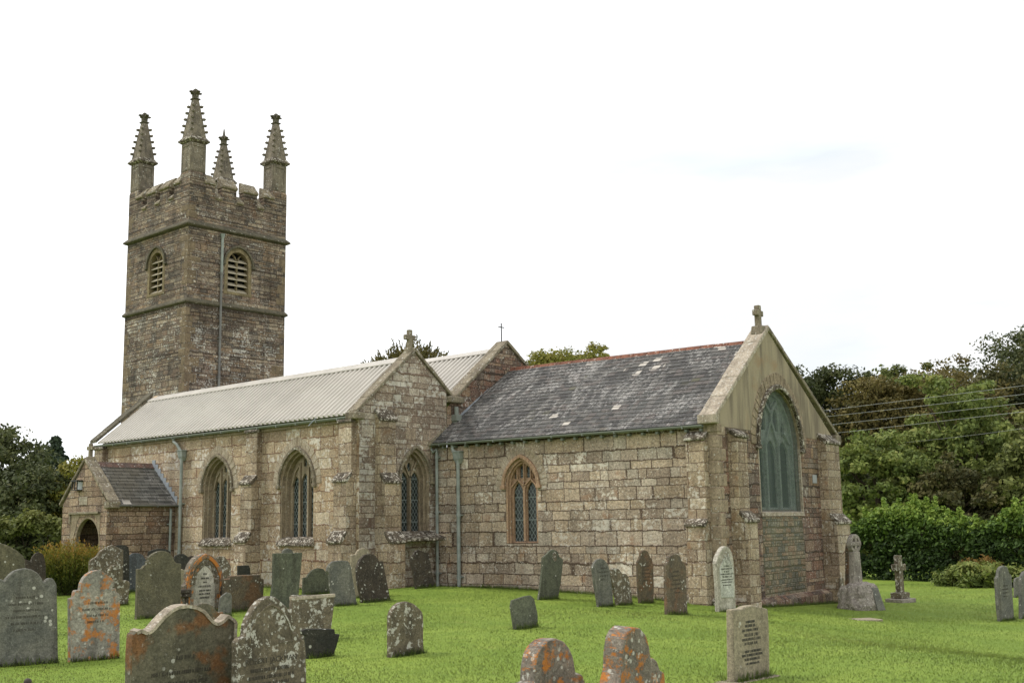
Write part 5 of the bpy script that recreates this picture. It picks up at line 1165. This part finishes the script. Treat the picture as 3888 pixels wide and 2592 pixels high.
# wheel-headed cross on its rough rock
wc = (-13.91, 29.43, ground_z(-13.91, 29.43))
root = thing('wheel_cross', 'wheel-headed granite cross rising from a rough boulder base beside the chancel', 'stone cross', wc)
fr = Frame(wc, (.10, .995, 0), (.995, -.10, 0))
bm = bmesh.new(); bmesh.ops.create_icosphere(bm, subdivisions=4, radius=1.)
rn = random.Random(3); from mathutils import noise as mnoise
for v in bm.verts:
    c_ = v.co.copy(); s_ = max(abs(c_.x), abs(c_.y), abs(c_.z)); q = c_ / s_ * .6 + c_ * .4
    tp_ = 1 - .28 * (q.z * .5 + .5)
    d_ = 1 + .12 * mnoise.noise(c_ * 2.1) + .05 * mnoise.noise(c_ * 5.3)
    v.co = fr.p(q.x * .66 * tp_ * d_, .28 + q.z * .47 * d_, -.12 + q.y * .46 * tp_ * d_)
me = MB(); bm.verts.index_update(); me.add([v.co[:] for v in bm.verts], [[v.index for v in f.verts] for f in bm.faces]); bm.free()
obj('boulder_base', me, M['boulder'], root)
mb = MB(); prism(mb, [(.14, -.02), (.52, -.02), (.44, .60), (.12, .62)], Frame(fr.p(0, 0, .33), fr.U, fr.N, (Vector((0, 0, 1)) - fr.N * .24).normalized()), -.02, .03); obj('plaque', mb, M['gs_grey'], root, bevel=.01)
mb = MB(); prism(mb, [(-.24, .68), (.20, .68), (.145, 1.55), (-.165, 1.55)], fr, -.24, -.08); sh = obj('shaft', mb, M['boulder'], root, bevel=.02)
mb = MB(); hc_ = (-.01, 1.76); circ = lambda r, n=28: [(hc_[0] + r * math.cos(6.283 * i / n), hc_[1] + r * math.sin(6.283 * i / n)) for i in range(n)]
ring(mb, fr, circ(.165), circ(.255), -.225, -.095)
for a in (0, 1): fbox(mb, fr, hc_[0] - (.055 if a else .25), hc_[0] + (.055 if a else .25), hc_[1] - (.25 if a else .055), hc_[1] + (.25 if a else .055), -.24 + a * .003, -.08 - a * .003)
obj('wheel_head', mb, M['boulder'], root, bevel=.015)
# small latin cross on two steps
lc = (-14.88, 34.06, ground_z(-14.88, 34.06))
root = thing('grave_cross', 'brownish stone latin cross on two square steps, on the lawn in front of the hedge', 'stone cross', lc)
fr = Frame(lc, (.12, .99, 0), (.99, -.12, 0))
mb = MB(); fbox(mb, fr, -.40, .40, -.15, .14, -.30, .28); obj('step', mb, M['boulder'], root, bevel=.025)
mb = MB(); fbox(mb, fr, -.25, .25, .14, .32, -.20, .18); obj('step', mb, M['gs_mottle'], root, bevel=.025)
mb = MB(); prism(mb, [(-.125, .32), (.125, .32), (.10, 1.42), (-.10, 1.42)], fr, -.09, .08); prism(mb, [(-.29, .96), (.29, .96), (.29, 1.16), (-.29, 1.16)], fr, -.085, .085); obj('cross', mb, M['gs_mottle'], root, bevel=.02)
# flat slab sunk in the grass
sc_ = (-12.17, 25.38, ground_z(-12.17, 25.38)); mb = MB(); fbox(mb, Frame(sc_, (.55, .83, 0), (.83, -.55, 0)), -.52, .52, -.1, .035, -.3, .26)
root = thing('flat_slab', 'pale flat grave slab sunk in the grass in front of the boulder with the wheel cross', 'grave slab', sc_); obj('slab', mb, M['gs_pale'], root, bevel=.02)
# iron post with a ball finial by the bottom left corner
bp = EYE + (_fw + _rt * ((105 - 1944) / 4323.7) - _up * ((2588 - 1296) / 4323.7)) * 9.
bx = (bp.x, bp.y, ground_z(bp.x, bp.y)); root = thing('iron_post', 'dark iron post with a ball finial at the bottom left corner', 'post', bx)
mb = MB(); tube(mb, [(bp.x, bp.y, bx[2] - .2), (bp.x, bp.y, bp.z - .02)], .013, 10); obj('post', mb, M['rail'], root)
mb = MB(); bm = bmesh.new(); bmesh.ops.create_icosphere(bm, subdivisions=3, radius=.031, matrix=Matrix.Translation(bp)); bm.verts.index_update(); mb.add([v.co[:] for v in bm.verts], [[v.index for v in f.verts] for f in bm.faces]); bm.free(); obj('ball_finial', mb, M['rail'], root, smooth=True)
# longer grass around stone feet and along walls, tinted darker as painted contact shade
tp = []; 
for key in GL:
    fr, th, pts = stone_frame(key); u0, u1 = pts[0][0], pts[-1][0]; n = int(560 * abs(u1 - u0))
    for _ in range(n):
        u = u0 + (u1 - u0) * rs.rand(); d = .01 + abs(rs.randn()) * .035 if rs.rand() < .75 else -th - abs(rs.randn()) * .04
        p = fr.p(u, 0, d); tp.append((p.x, p.y))
for _ in range(5200):
    f = rs.rand() * 9.2 - .9; p = SC.p(f, 0, .02 + abs(rs.randn()) * .09); tp.append((p.x, p.y))
for _ in range(2600):
    p = EC.p(rs.rand() * 8, 0, .22 + abs(rs.randn()) * .08); tp.append((p.x, p.y))
for _ in range(2400): tp.append((XE + .02 + abs(rs.randn()) * .1, 20.8 + rs.rand() * 3))
for _ in range(4000): tp.append((-33 + rs.rand() * 8.6, YS - .03 - abs(rs.randn()) * .1))
tp = np.array(tp); z_ = gzv(tp[:, 0], tp[:, 1]) - .01
V, F, T = blades(np.stack([tp[:, 0], tp[:, 1], z_], 1), .045 + .105 * rs.rand(len(tp)) ** 1.7, .003 + .003 * rs.rand(len(tp)), .8, np.clip(-.05 + .45 * rs.rand(len(tp)), 0, 1))
np_mesh('grass_tufts', V, F, M['grass'], T)['kind'] = 'stuff'

# ------------------------------------------------------------------ trees, hedge and bushes
def leafcloud(rs_, centers, rad, per, size, up=.35, flat=.6, stretch=1.):
    """leaf faces scattered through clumps; returns vertices, faces and a tint per face"""
    nC = len(centers); n = nC * per
    c = np.repeat(centers, per, 0); r = np.repeat(rad, per)
    d = rs_.randn(n, 3); d /= np.linalg.norm(d, axis=1)[:, None]
    p = c + d * (r * rs_.rand(n) ** .45)[:, None] * np.array([1, 1, flat])
    nrm = d * .7 + rs_.randn(n, 3) * .55 + np.array([0, 0, up]); nrm /= np.linalg.norm(nrm, axis=1)[:, None]
    t = np.cross(nrm, rs_.randn(n, 3)); t /= np.linalg.norm(t, axis=1)[:, None]; b = np.cross(nrm, t)
    s = (size * (.6 + .8 * rs_.rand(n)))[:, None]
    V = np.empty((n, 4, 3)); V[:, 0] = p - t * s * stretch; V[:, 1] = p + b * s * .55 + nrm * s * .12; V[:, 2] = p + t * s * stretch; V[:, 3] = p - b * s * .55 - nrm * s * .05
    return V.reshape(-1, 3), np.arange(4 * n).reshape(-1, 4), n
def crown_centers(rs_, c, rx, ry, rz, n, lump=.25, bottom=-1.):
    k = int(n * 3.2); d = rs_.randn(k, 3); d /= np.linalg.norm(d, axis=1)[:, None]; d = d[d[:, 2] > bottom][:n]
    ph = rs_.rand(6, 3) * 6.28; fq = 1.5 + 3 * rs_.rand(6)
    w = sum(np.sin(fq[i] * d[:, 0] * 1.3 + ph[i, 0]) * np.sin(fq[i] * d[:, 1] * 1.3 + ph[i, 1]) * np.cos(fq[i] * d[:, 2] + ph[i, 2]) for i in range(6)) / 2.
    rr = (.55 + .45 * rs_.rand(len(d)) ** .6) * (1 + lump * w)
    return np.array(c) + d * rr[:, None] * np.array([rx, ry, rz])
def trunk_mesh(base, top, r, limbs, rn):
    mb = MB(); b, t = Vector(base), Vector(top); pts = [b.lerp(t, i / 6) + Vector((rn.uniform(-1, 1), rn.uniform(-1, 1), 0)) * r * .35 * (i > 0) for i in range(7)]
    tube(mb, pts, r, 9, r1=r * .3)
    for e in limbs:
        s = pts[rn.randint(2, 5)]; e = Vector(e); m_ = s.lerp(e, .5) + Vector((0, 0, -.08 * (e - s).length)); tube(mb, [s, m_, e], r * .34, 6, r1=r * .07)
    return mb
M['bark'] = simple('bark', C(70, 60, 48), .95, var=.3, scale=5.)
L_ = {
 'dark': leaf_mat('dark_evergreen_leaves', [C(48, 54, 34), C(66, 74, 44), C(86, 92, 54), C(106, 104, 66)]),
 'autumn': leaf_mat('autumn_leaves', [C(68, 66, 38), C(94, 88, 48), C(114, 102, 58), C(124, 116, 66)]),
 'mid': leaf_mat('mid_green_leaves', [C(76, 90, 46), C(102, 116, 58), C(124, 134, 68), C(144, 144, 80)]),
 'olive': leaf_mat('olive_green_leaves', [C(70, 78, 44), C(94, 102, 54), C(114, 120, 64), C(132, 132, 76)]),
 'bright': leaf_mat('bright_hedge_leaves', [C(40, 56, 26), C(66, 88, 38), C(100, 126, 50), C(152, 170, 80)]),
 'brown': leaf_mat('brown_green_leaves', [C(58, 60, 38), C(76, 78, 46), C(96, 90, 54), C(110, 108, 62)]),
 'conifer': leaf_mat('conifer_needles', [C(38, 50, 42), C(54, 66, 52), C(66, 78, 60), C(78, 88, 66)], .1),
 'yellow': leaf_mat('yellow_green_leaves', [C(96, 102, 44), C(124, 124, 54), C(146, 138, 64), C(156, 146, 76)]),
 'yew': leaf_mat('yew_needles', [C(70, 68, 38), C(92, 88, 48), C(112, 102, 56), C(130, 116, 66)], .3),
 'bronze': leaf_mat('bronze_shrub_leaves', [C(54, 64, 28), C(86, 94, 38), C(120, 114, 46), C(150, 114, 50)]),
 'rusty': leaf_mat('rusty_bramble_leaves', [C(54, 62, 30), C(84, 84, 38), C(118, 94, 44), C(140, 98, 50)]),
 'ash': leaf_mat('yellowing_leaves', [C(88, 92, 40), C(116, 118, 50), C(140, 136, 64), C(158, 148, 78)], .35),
}
TG = 'trees behind the churchyard'
def tree(name, label, base, cz, rx, ry, rz, nC, per, size, mat, seed, lump=.3, trunk=.3, cr_=.24, cat='tree', group=TG, bottom=-1., flat=.6, up=.35):
    rs_ = np.random.RandomState(seed); rn = random.Random(seed)
    x, y = base; z = ground_z(x, y)
    o = thing(name, label, cat, (x, y, z), group)
    C_ = crown_centers(rs_, (x, y, cz), rx, ry, rz, nC, lump, bottom); C_[:, 2] = np.maximum(C_[:, 2], z + .2)
    rad = cr_ * (rx + rz) / 2 * (.6 + .7 * rs_.rand(len(C_)))
    V, F, n = leafcloud(rs_, C_, rad, per, size, up, flat)
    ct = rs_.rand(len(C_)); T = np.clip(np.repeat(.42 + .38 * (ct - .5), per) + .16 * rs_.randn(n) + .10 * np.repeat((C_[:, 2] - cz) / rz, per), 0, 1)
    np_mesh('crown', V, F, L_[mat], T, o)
    limbs = [tuple(C_[i] * .8 + np.array([x, y, cz]) * .2) for i in rs_.choice(len(C_), min(10, len(C_)), False)]
    obj('trunk', trunk_mesh((x, y, z - .2), (x, y, cz + rz * .3), trunk, limbs, rn), M['bark'], o, uv=False, recalc=False)
    return o
def conifer(name, label, base, h, r, mat, seed, n=42, size=.3, group=TG):
    rs_ = np.random.RandomState(seed); rn = random.Random(seed); x, y = base; z = ground_z(x, y); o = thing(name, label, 'tree', (x, y, z), group)
    cs = []; ra = []
    for i in range(n):
        f = i / n; k = max(3, int(9 * (1 - f)))
        for j in range(k):
            a = rs_.rand() * 6.28; q = r * (1 - f) ** .85 * (.35 + .65 * rs_.rand()); cs.append((x + q * math.cos(a), y + q * math.sin(a), z + h * (.06 + .93 * f) - q * .22)); ra.append(.10 * r + .16 * r * (1 - f))
    cs, ra = np.array(cs), np.array(ra); V, F, m = leafcloud(rs_, cs, ra, 34, size, .1, .45); T = np.clip(.4 + np.repeat(.35 * (rs_.rand(len(cs)) - .5), 34) + .15 * rs_.randn(m), 0, 1)
    np_mesh('crown', V, F, L_[mat], T, o); obj('trunk', trunk_mesh((x, y, z - .2), (x, y, z + h * .97), .22, [], rn), M['bark'], o, uv=False, recalc=False); return o
# right, behind the hedge
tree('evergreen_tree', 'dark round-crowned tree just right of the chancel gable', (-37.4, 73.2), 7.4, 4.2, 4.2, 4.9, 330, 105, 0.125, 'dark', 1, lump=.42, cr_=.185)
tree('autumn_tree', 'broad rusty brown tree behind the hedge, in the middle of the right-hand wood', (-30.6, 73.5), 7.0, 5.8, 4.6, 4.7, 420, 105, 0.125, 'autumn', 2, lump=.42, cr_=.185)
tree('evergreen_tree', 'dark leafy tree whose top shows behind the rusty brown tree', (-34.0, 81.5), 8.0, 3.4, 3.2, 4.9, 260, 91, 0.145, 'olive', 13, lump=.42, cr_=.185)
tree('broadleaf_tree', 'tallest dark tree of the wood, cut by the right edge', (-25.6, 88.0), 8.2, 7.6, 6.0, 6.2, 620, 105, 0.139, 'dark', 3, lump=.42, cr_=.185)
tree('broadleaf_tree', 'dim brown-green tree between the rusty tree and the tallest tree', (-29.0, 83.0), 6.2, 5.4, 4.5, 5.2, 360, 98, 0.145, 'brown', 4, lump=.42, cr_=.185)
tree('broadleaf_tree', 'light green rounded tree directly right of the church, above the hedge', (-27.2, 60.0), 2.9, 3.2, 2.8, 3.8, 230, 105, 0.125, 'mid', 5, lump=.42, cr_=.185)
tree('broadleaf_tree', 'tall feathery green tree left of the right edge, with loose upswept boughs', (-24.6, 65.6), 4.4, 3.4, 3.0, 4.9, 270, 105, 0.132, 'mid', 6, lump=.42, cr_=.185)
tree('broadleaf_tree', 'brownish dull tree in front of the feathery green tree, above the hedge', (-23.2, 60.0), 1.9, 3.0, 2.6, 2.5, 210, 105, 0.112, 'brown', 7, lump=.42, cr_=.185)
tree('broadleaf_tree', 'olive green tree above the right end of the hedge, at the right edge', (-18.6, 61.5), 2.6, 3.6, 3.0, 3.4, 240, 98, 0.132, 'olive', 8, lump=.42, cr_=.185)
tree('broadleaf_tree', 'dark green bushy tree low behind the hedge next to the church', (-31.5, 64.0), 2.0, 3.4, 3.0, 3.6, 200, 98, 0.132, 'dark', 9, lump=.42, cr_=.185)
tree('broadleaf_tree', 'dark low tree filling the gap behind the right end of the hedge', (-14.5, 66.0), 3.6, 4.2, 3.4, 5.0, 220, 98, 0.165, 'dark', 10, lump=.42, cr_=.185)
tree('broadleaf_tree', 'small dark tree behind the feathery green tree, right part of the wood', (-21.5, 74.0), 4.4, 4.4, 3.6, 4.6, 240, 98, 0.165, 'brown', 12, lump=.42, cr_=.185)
# hedge: one long clipped-out mass of laurel and elder
def hedge(name, label, pts, h, w, nC, per, size, mat, seed, group=None, ragged=.3, cat='hedge', shoots=0):
    rs_ = np.random.RandomState(seed); P = [Vector((x, y, 0)) for x, y in pts]; L = [(b - a).length for a, b in zip(P[:-1], P[1:])]; tot = sum(L)
    cs, ra = [], []
    top = lambda s: h * (1 + ragged * .5 * (math.sin(s * 1.1 + seed) * .5 + math.sin(s * 2.9 + seed * 2) * .35 + math.sin(s * .43) * .4))
    for i in range(nC):
        s = rs_.rand() * tot; q = s; k = 0
        while q > L[k] and k < len(L) - 1: q -= L[k]; k += 1
        c = P[k].lerp(P[k + 1], q / L[k]); dr = (P[k + 1] - P[k]).normalized(); nn = Vector((dr.y, -dr.x, 0))
        tt = top(s)
        if rs_.rand() < .42: zz, ww = tt * (.82 + .22 * rs_.rand()), (rs_.rand() - .5) * w * .9
        else:
            zz = tt * rs_.rand() * .95; ww = w * .5 * (1 if rs_.rand() < .85 else -1) * (.75 + .3 * rs_.rand()) * (1 - .25 * zz / tt)
        x, y = c.x + nn.x * ww, c.y + nn.y * ww; cs.append((x, y, ground_z(x, y) + zz)); ra.append(.22 + .2 * rs_.rand())
    cs, ra = np.array(cs), np.array(ra); V, F, n = leafcloud(rs_, cs, ra, per, size, .5, .8)
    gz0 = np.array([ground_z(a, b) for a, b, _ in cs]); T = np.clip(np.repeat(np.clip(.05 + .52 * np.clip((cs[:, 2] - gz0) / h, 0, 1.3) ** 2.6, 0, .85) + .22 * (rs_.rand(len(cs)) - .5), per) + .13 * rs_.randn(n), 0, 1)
    if shoots:
        sv, st = [], []
        for i in range(shoots):
            q = rs_.rand() * tot; sx = q; k = 0
            while q > L[k] and k < len(L) - 1: q -= L[k]; k += 1
            c = P[k].lerp(P[k + 1], q / L[k]); hh = .25 + .65 * rs_.rand() ** 2; lx, ly = rs_.randn(2) * .18; off = (rs_.rand() - .5) * w * .8; x, y = c.x, c.y + off; z0 = ground_z(x, y) + top(sx) * .96
            for j in range(5): f = (j + .3) / 5; sv.append((x + lx * f, y + ly * f, z0 + hh * f)); st.append(.18 - .1 * f)
        V2, F2, n2 = leafcloud(rs_, np.array(sv), np.array(st), 14, size * 1.05, .3, .9); V2_ = V2; F = np.concatenate([F, F2 + len(V)]); V = np.concatenate([V, V2_]); T = np.concatenate([T, np.clip(.82 + .14 * rs_.randn(n2), 0, 1)])
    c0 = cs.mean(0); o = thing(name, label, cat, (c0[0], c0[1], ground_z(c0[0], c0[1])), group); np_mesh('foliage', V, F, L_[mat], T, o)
    mb = MB(); rn = random.Random(seed)
    for i in range(int(tot * 2.2)):
        s = rn.random() * tot; q = s; k = 0
        while q > L[k] and k < len(L) - 1: q -= L[k]; k += 1
        c = P[k].lerp(P[k + 1], q / L[k]); z = ground_z(c.x, c.y); tube(mb, [(c.x, c.y, z - .1), (c.x + rn.uniform(-.3, .3), c.y + rn.uniform(-.3, .3), z + h * .5), (c.x + rn.uniform(-.5, .5), c.y + rn.uniform(-.5, .5), z + h * .9)], .03, 5, r1=.01)
    obj('stems', mb, M['bark'], o, uv=False, recalc=False); return o
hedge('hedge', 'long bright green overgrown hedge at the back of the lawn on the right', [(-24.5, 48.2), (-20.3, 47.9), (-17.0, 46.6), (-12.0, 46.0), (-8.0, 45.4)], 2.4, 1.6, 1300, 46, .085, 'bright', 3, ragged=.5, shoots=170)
# bramble and grass mound at the hedge foot
def bush(name, label, base, h, r, nC, per, size, mat, seed, cat='bush', group=None, rz=None, up=.3, stretch=1.):
    rs_ = np.random.RandomState(seed); x, y = base; z = ground_z(x, y); C_ = crown_centers(rs_, (x, y, z + h * .45), r, r * .9, h * .55, nC, .25, -.8); C_[:, 2] = np.maximum(C_[:, 2], z + .06)
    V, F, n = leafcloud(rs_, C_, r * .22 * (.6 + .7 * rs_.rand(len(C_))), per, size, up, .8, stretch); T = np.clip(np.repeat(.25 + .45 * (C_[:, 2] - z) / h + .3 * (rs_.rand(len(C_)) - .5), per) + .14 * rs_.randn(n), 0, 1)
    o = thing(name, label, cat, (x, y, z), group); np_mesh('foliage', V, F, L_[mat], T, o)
    mb = MB(); rn = random.Random(seed)
    for i in range(7): tube(mb, [(x + rn.uniform(-.1, .1) * r, y + rn.uniform(-.1, .1) * r, z - .1), (x + rn.uniform(-.5, .5) * r, y + rn.uniform(-.5, .5) * r, z + h * .7)], .02, 5, r1=.006)
    obj('stems', mb, M['bark'], o, uv=False, recalc=False); return o
bush('bramble_bush', 'rusty leaved bramble at the foot of the hedge', (-16.4, 44.9), 1.0, 1.1, 60, 40, .07, 'rusty', 31)
bush('grass_mound', 'low mound of rough bright grass in front of the hedge', (-15.9, 43.6), .75, 1.5, 110, 60, .075, 'mid', 32, up=.9, stretch=1.3)
bush('grass_mound', 'smaller rough grass clump between the mound and the right-hand gravestones', (-14.0, 44.2), .6, 1.1, 80, 55, .075, 'mid', 33, up=.9, stretch=1.3)
# left
tree('evergreen_tree', 'big dark tree at the left edge beyond the churchyard', (-76.8, 33.0), 4.4, 5.4, 4.4, 4.7, 360, 108, 0.145, 'dark', 21, lump=.25, flat=.45)
tree('evergreen_tree', 'dark green tree filling the left background behind the porch', (-68.0, 31.6), 2.6, 3.6, 3.2, 3.2, 240, 105, 0.125, 'dark', 22)
conifer('conifer_tree', 'dark pointed conifer behind the big left tree, the taller of two', (-106.3, 52.4), 10.0, 3.2, 'conifer', 23)
conifer('conifer_tree', 'dark pointed conifer just left of the porch cross, the lower of two', (-101.5, 54.5), 8.0, 2.8, 'conifer', 24)
tree('broadleaf_tree', 'yellowish green tree just left of the porch gable', (-66.5, 34.2), 3.2, 1.9, 1.8, 2.5, 130, 98, 0.106, 'yellow', 25, trunk=.18)
hedge('hedge', 'low green hedge on the left between the gravestones and the dark trees', [(-53.0, 18.5), (-48.0, 23.5), (-45.5, 28.5)], 2.0, 1.8, 420, 46, .10, 'olive', 7, ragged=.3)
bush('flowering_bush', 'purplish bush at the left edge above the grey peaked gravestone', (-51.0, 20.0), 2.9, .9, 50, 40, .08, 'brown', 35)
# bronze heather-like shrub by the porch: upswept shoots
hs = np.random.RandomState(8); hb = (-30.4, 15.55); hz_ = ground_z(*hb); nS = 620
a_ = hs.rand(nS) * 6.283; q_ = hs.rand(nS) ** .6; root0 = np.stack([hb[0] + .35 * q_ * np.cos(a_), hb[1] + .35 * q_ * np.sin(a_), np.full(nS, hz_)], 1)
tipv = np.stack([(.5 * q_) * np.cos(a_), (.5 * q_) * np.sin(a_), .80 + .75 * hs.rand(nS) * (1 - .35 * q_)], 1); per = 26
f_ = np.tile(np.linspace(.12, 1.03, per), nS); P_ = np.repeat(root0, per, 0) + np.repeat(tipv, per, 0) * f_[:, None] + hs.randn(nS * per, 3) * .022
P_[:, :2] += (np.repeat(tipv, per, 0)[:, :2] * (f_ ** 2)[:, None]) * .25
dv_ = np.repeat(tipv, per, 0); dv_ = dv_ / np.linalg.norm(dv_, axis=1)[:, None] + hs.randn(nS * per, 3) * .45; dv_ /= np.linalg.norm(dv_, axis=1)[:, None]; bv_ = np.cross(dv_, hs.randn(nS * per, 3)); bv_ /= np.linalg.norm(bv_, axis=1)[:, None]
V = np.empty((nS * per, 4, 3)); s_ = .042; V[:, 0] = P_ - dv_ * s_; V[:, 1] = P_ + bv_ * s_ * .4; V[:, 2] = P_ + dv_ * s_; V[:, 3] = P_ - bv_ * s_ * .4
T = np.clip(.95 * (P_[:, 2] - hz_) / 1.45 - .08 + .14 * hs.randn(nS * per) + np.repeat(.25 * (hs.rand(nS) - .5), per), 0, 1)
o = thing('bronze_shrub', 'upswept green and bronze shrub standing before the porch', 'shrub', (hb[0], hb[1], hz_)); np_mesh('foliage', V.reshape(-1, 3), np.arange(4 * nS * per).reshape(-1, 4), L_['bronze'], T, o)
mb = MB(); rn = random.Random(1)
for i in range(40): k = rn.randrange(nS); tube(mb, [tuple(root0[k]), tuple(root0[k] + tipv[k] * .9)], .008, 5, r1=.003)
obj('stems', mb, M['bark'], o, uv=False, recalc=False)
# yew behind the aisle: spiky upswept shoots
ys2 = np.random.RandomState(9); yb = (-54.4, 50.8); yz = ground_z(*yb); nS = 560; el = ys2.rand(nS) ** .8
a_ = ys2.rand(nS) * 6.283; q_ = ys2.rand(nS) ** .5
root0 = np.stack([yb[0] + 1.9 * q_ * np.cos(a_), yb[1] + 1.9 * q_ * np.sin(a_), 11.9 - 1.0 * q_ ** 2 - 1.2 * (1 - el)], 1)
tipv = np.stack([.9 * q_ * np.cos(a_), .9 * q_ * np.sin(a_), 1.3 + 1.2 * ys2.rand(nS) * (1.1 - q_ * .6)], 1); tipv[:, :2] += ys2.randn(nS, 2) * .35; per = 40
f_ = np.tile(np.linspace(0, 1, per), nS); sp_ = (.30 * (1.05 - f_))[:, None]; P_ = np.repeat(root0, per, 0) + np.repeat(tipv, per, 0) * f_[:, None] + ys2.randn(nS * per, 3) * sp_ * .55
dv_ = np.repeat(tipv, per, 0); dv_ = dv_ / np.linalg.norm(dv_, axis=1)[:, None] + ys2.randn(nS * per, 3) * .6; dv_ /= np.linalg.norm(dv_, axis=1)[:, None]; bv_ = np.cross(dv_, ys2.randn(nS * per, 3)); bv_ /= np.linalg.norm(bv_, axis=1)[:, None]
V = np.empty((nS * per, 4, 3)); s_ = .13; V[:, 0] = P_ - dv_ * s_; V[:, 1] = P_ + bv_ * s_ * .35; V[:, 2] = P_ + dv_ * s_; V[:, 3] = P_ - bv_ * s_ * .35
T = np.clip(.45 + .2 * ys2.randn(nS * per) + np.repeat(.3 * (ys2.rand(nS) - .5), per), 0, 1)
o = thing('yew_tree', 'spiky dark yew rising behind the cream aisle roof beside the stone gable cross', 'tree', (yb[0], yb[1], yz), TG); np_mesh('crown', V.reshape(-1, 3), np.arange(4 * nS * per).reshape(-1, 4), L_['yew'], T, o)
obj('trunk', trunk_mesh((yb[0], yb[1], yz - .2), (yb[0], yb[1], 11.5), .45, [tuple(root0[i]) for i in range(0, 560, 28)], random.Random(3)), M['bark'], o, uv=False, recalc=False)
tree('broadleaf_tree', 'yellowing broadleaf tree showing above the slate chancel ridge, its right half sparse', (-41.5, 50.2), 8.95, 2.6, 2.0, 2.75, 260, 110, .10, 'ash', 27, lump=.16, trunk=.25, cr_=.25)
tree('broadleaf_tree', 'thin yellowing tree at the right end of the foliage above the chancel ridge', (-39.4, 51.2), 9.3, 1.5, 1.3, 2.7, 110, 105, 0.086, 'ash', 28, lump=.25, trunk=.18, cr_=.22)

# ------------------------------------------------------------------ overhead wires across the trees
wires = [((-25.2, 51.1, 7.0), (-13.2, 41.6, 6.3), 'topmost'), ((-25.2, 51.2, 6.7), (-13.2, 41.6, 6.0), 'second from the top'), ((-25.2, 51.3, 6.3), (-13.2, 41.7, 5.7), 'third from the top'), ((-25.0, 51.5, 5.9), (-13.3, 41.7, 5.4), 'fourth from the top'), ((-20.8, 55.3, 5.6), (-15.0, 47.0, 5.2), 'lowest and faintest')]
M['wire'] = simple('weathered_aluminium_wire', C(158, 160, 158), .5, .2)
for a, b, w in wires:
    a, b = Vector(a), Vector(b); p0, p1 = a + (a - b) * 1.2, b + (b - a) * 1.6; pts = []
    for i in range(25):
        f = i / 24; p = p0.lerp(p1, f); p.z += .10 * ((f - .45) ** 2) * 4 - .04; pts.append(p)
    mb = MB(); tube(mb, pts, .0075 if w[0] != 'l' else .0055, 6); o = obj('overhead_wire', mb, M['wire'], None, uv=False)
    tag(o, 'thin overhead wire crossing the trees right of the church, ' + w + ' of five', 'wire', 'overhead wires')
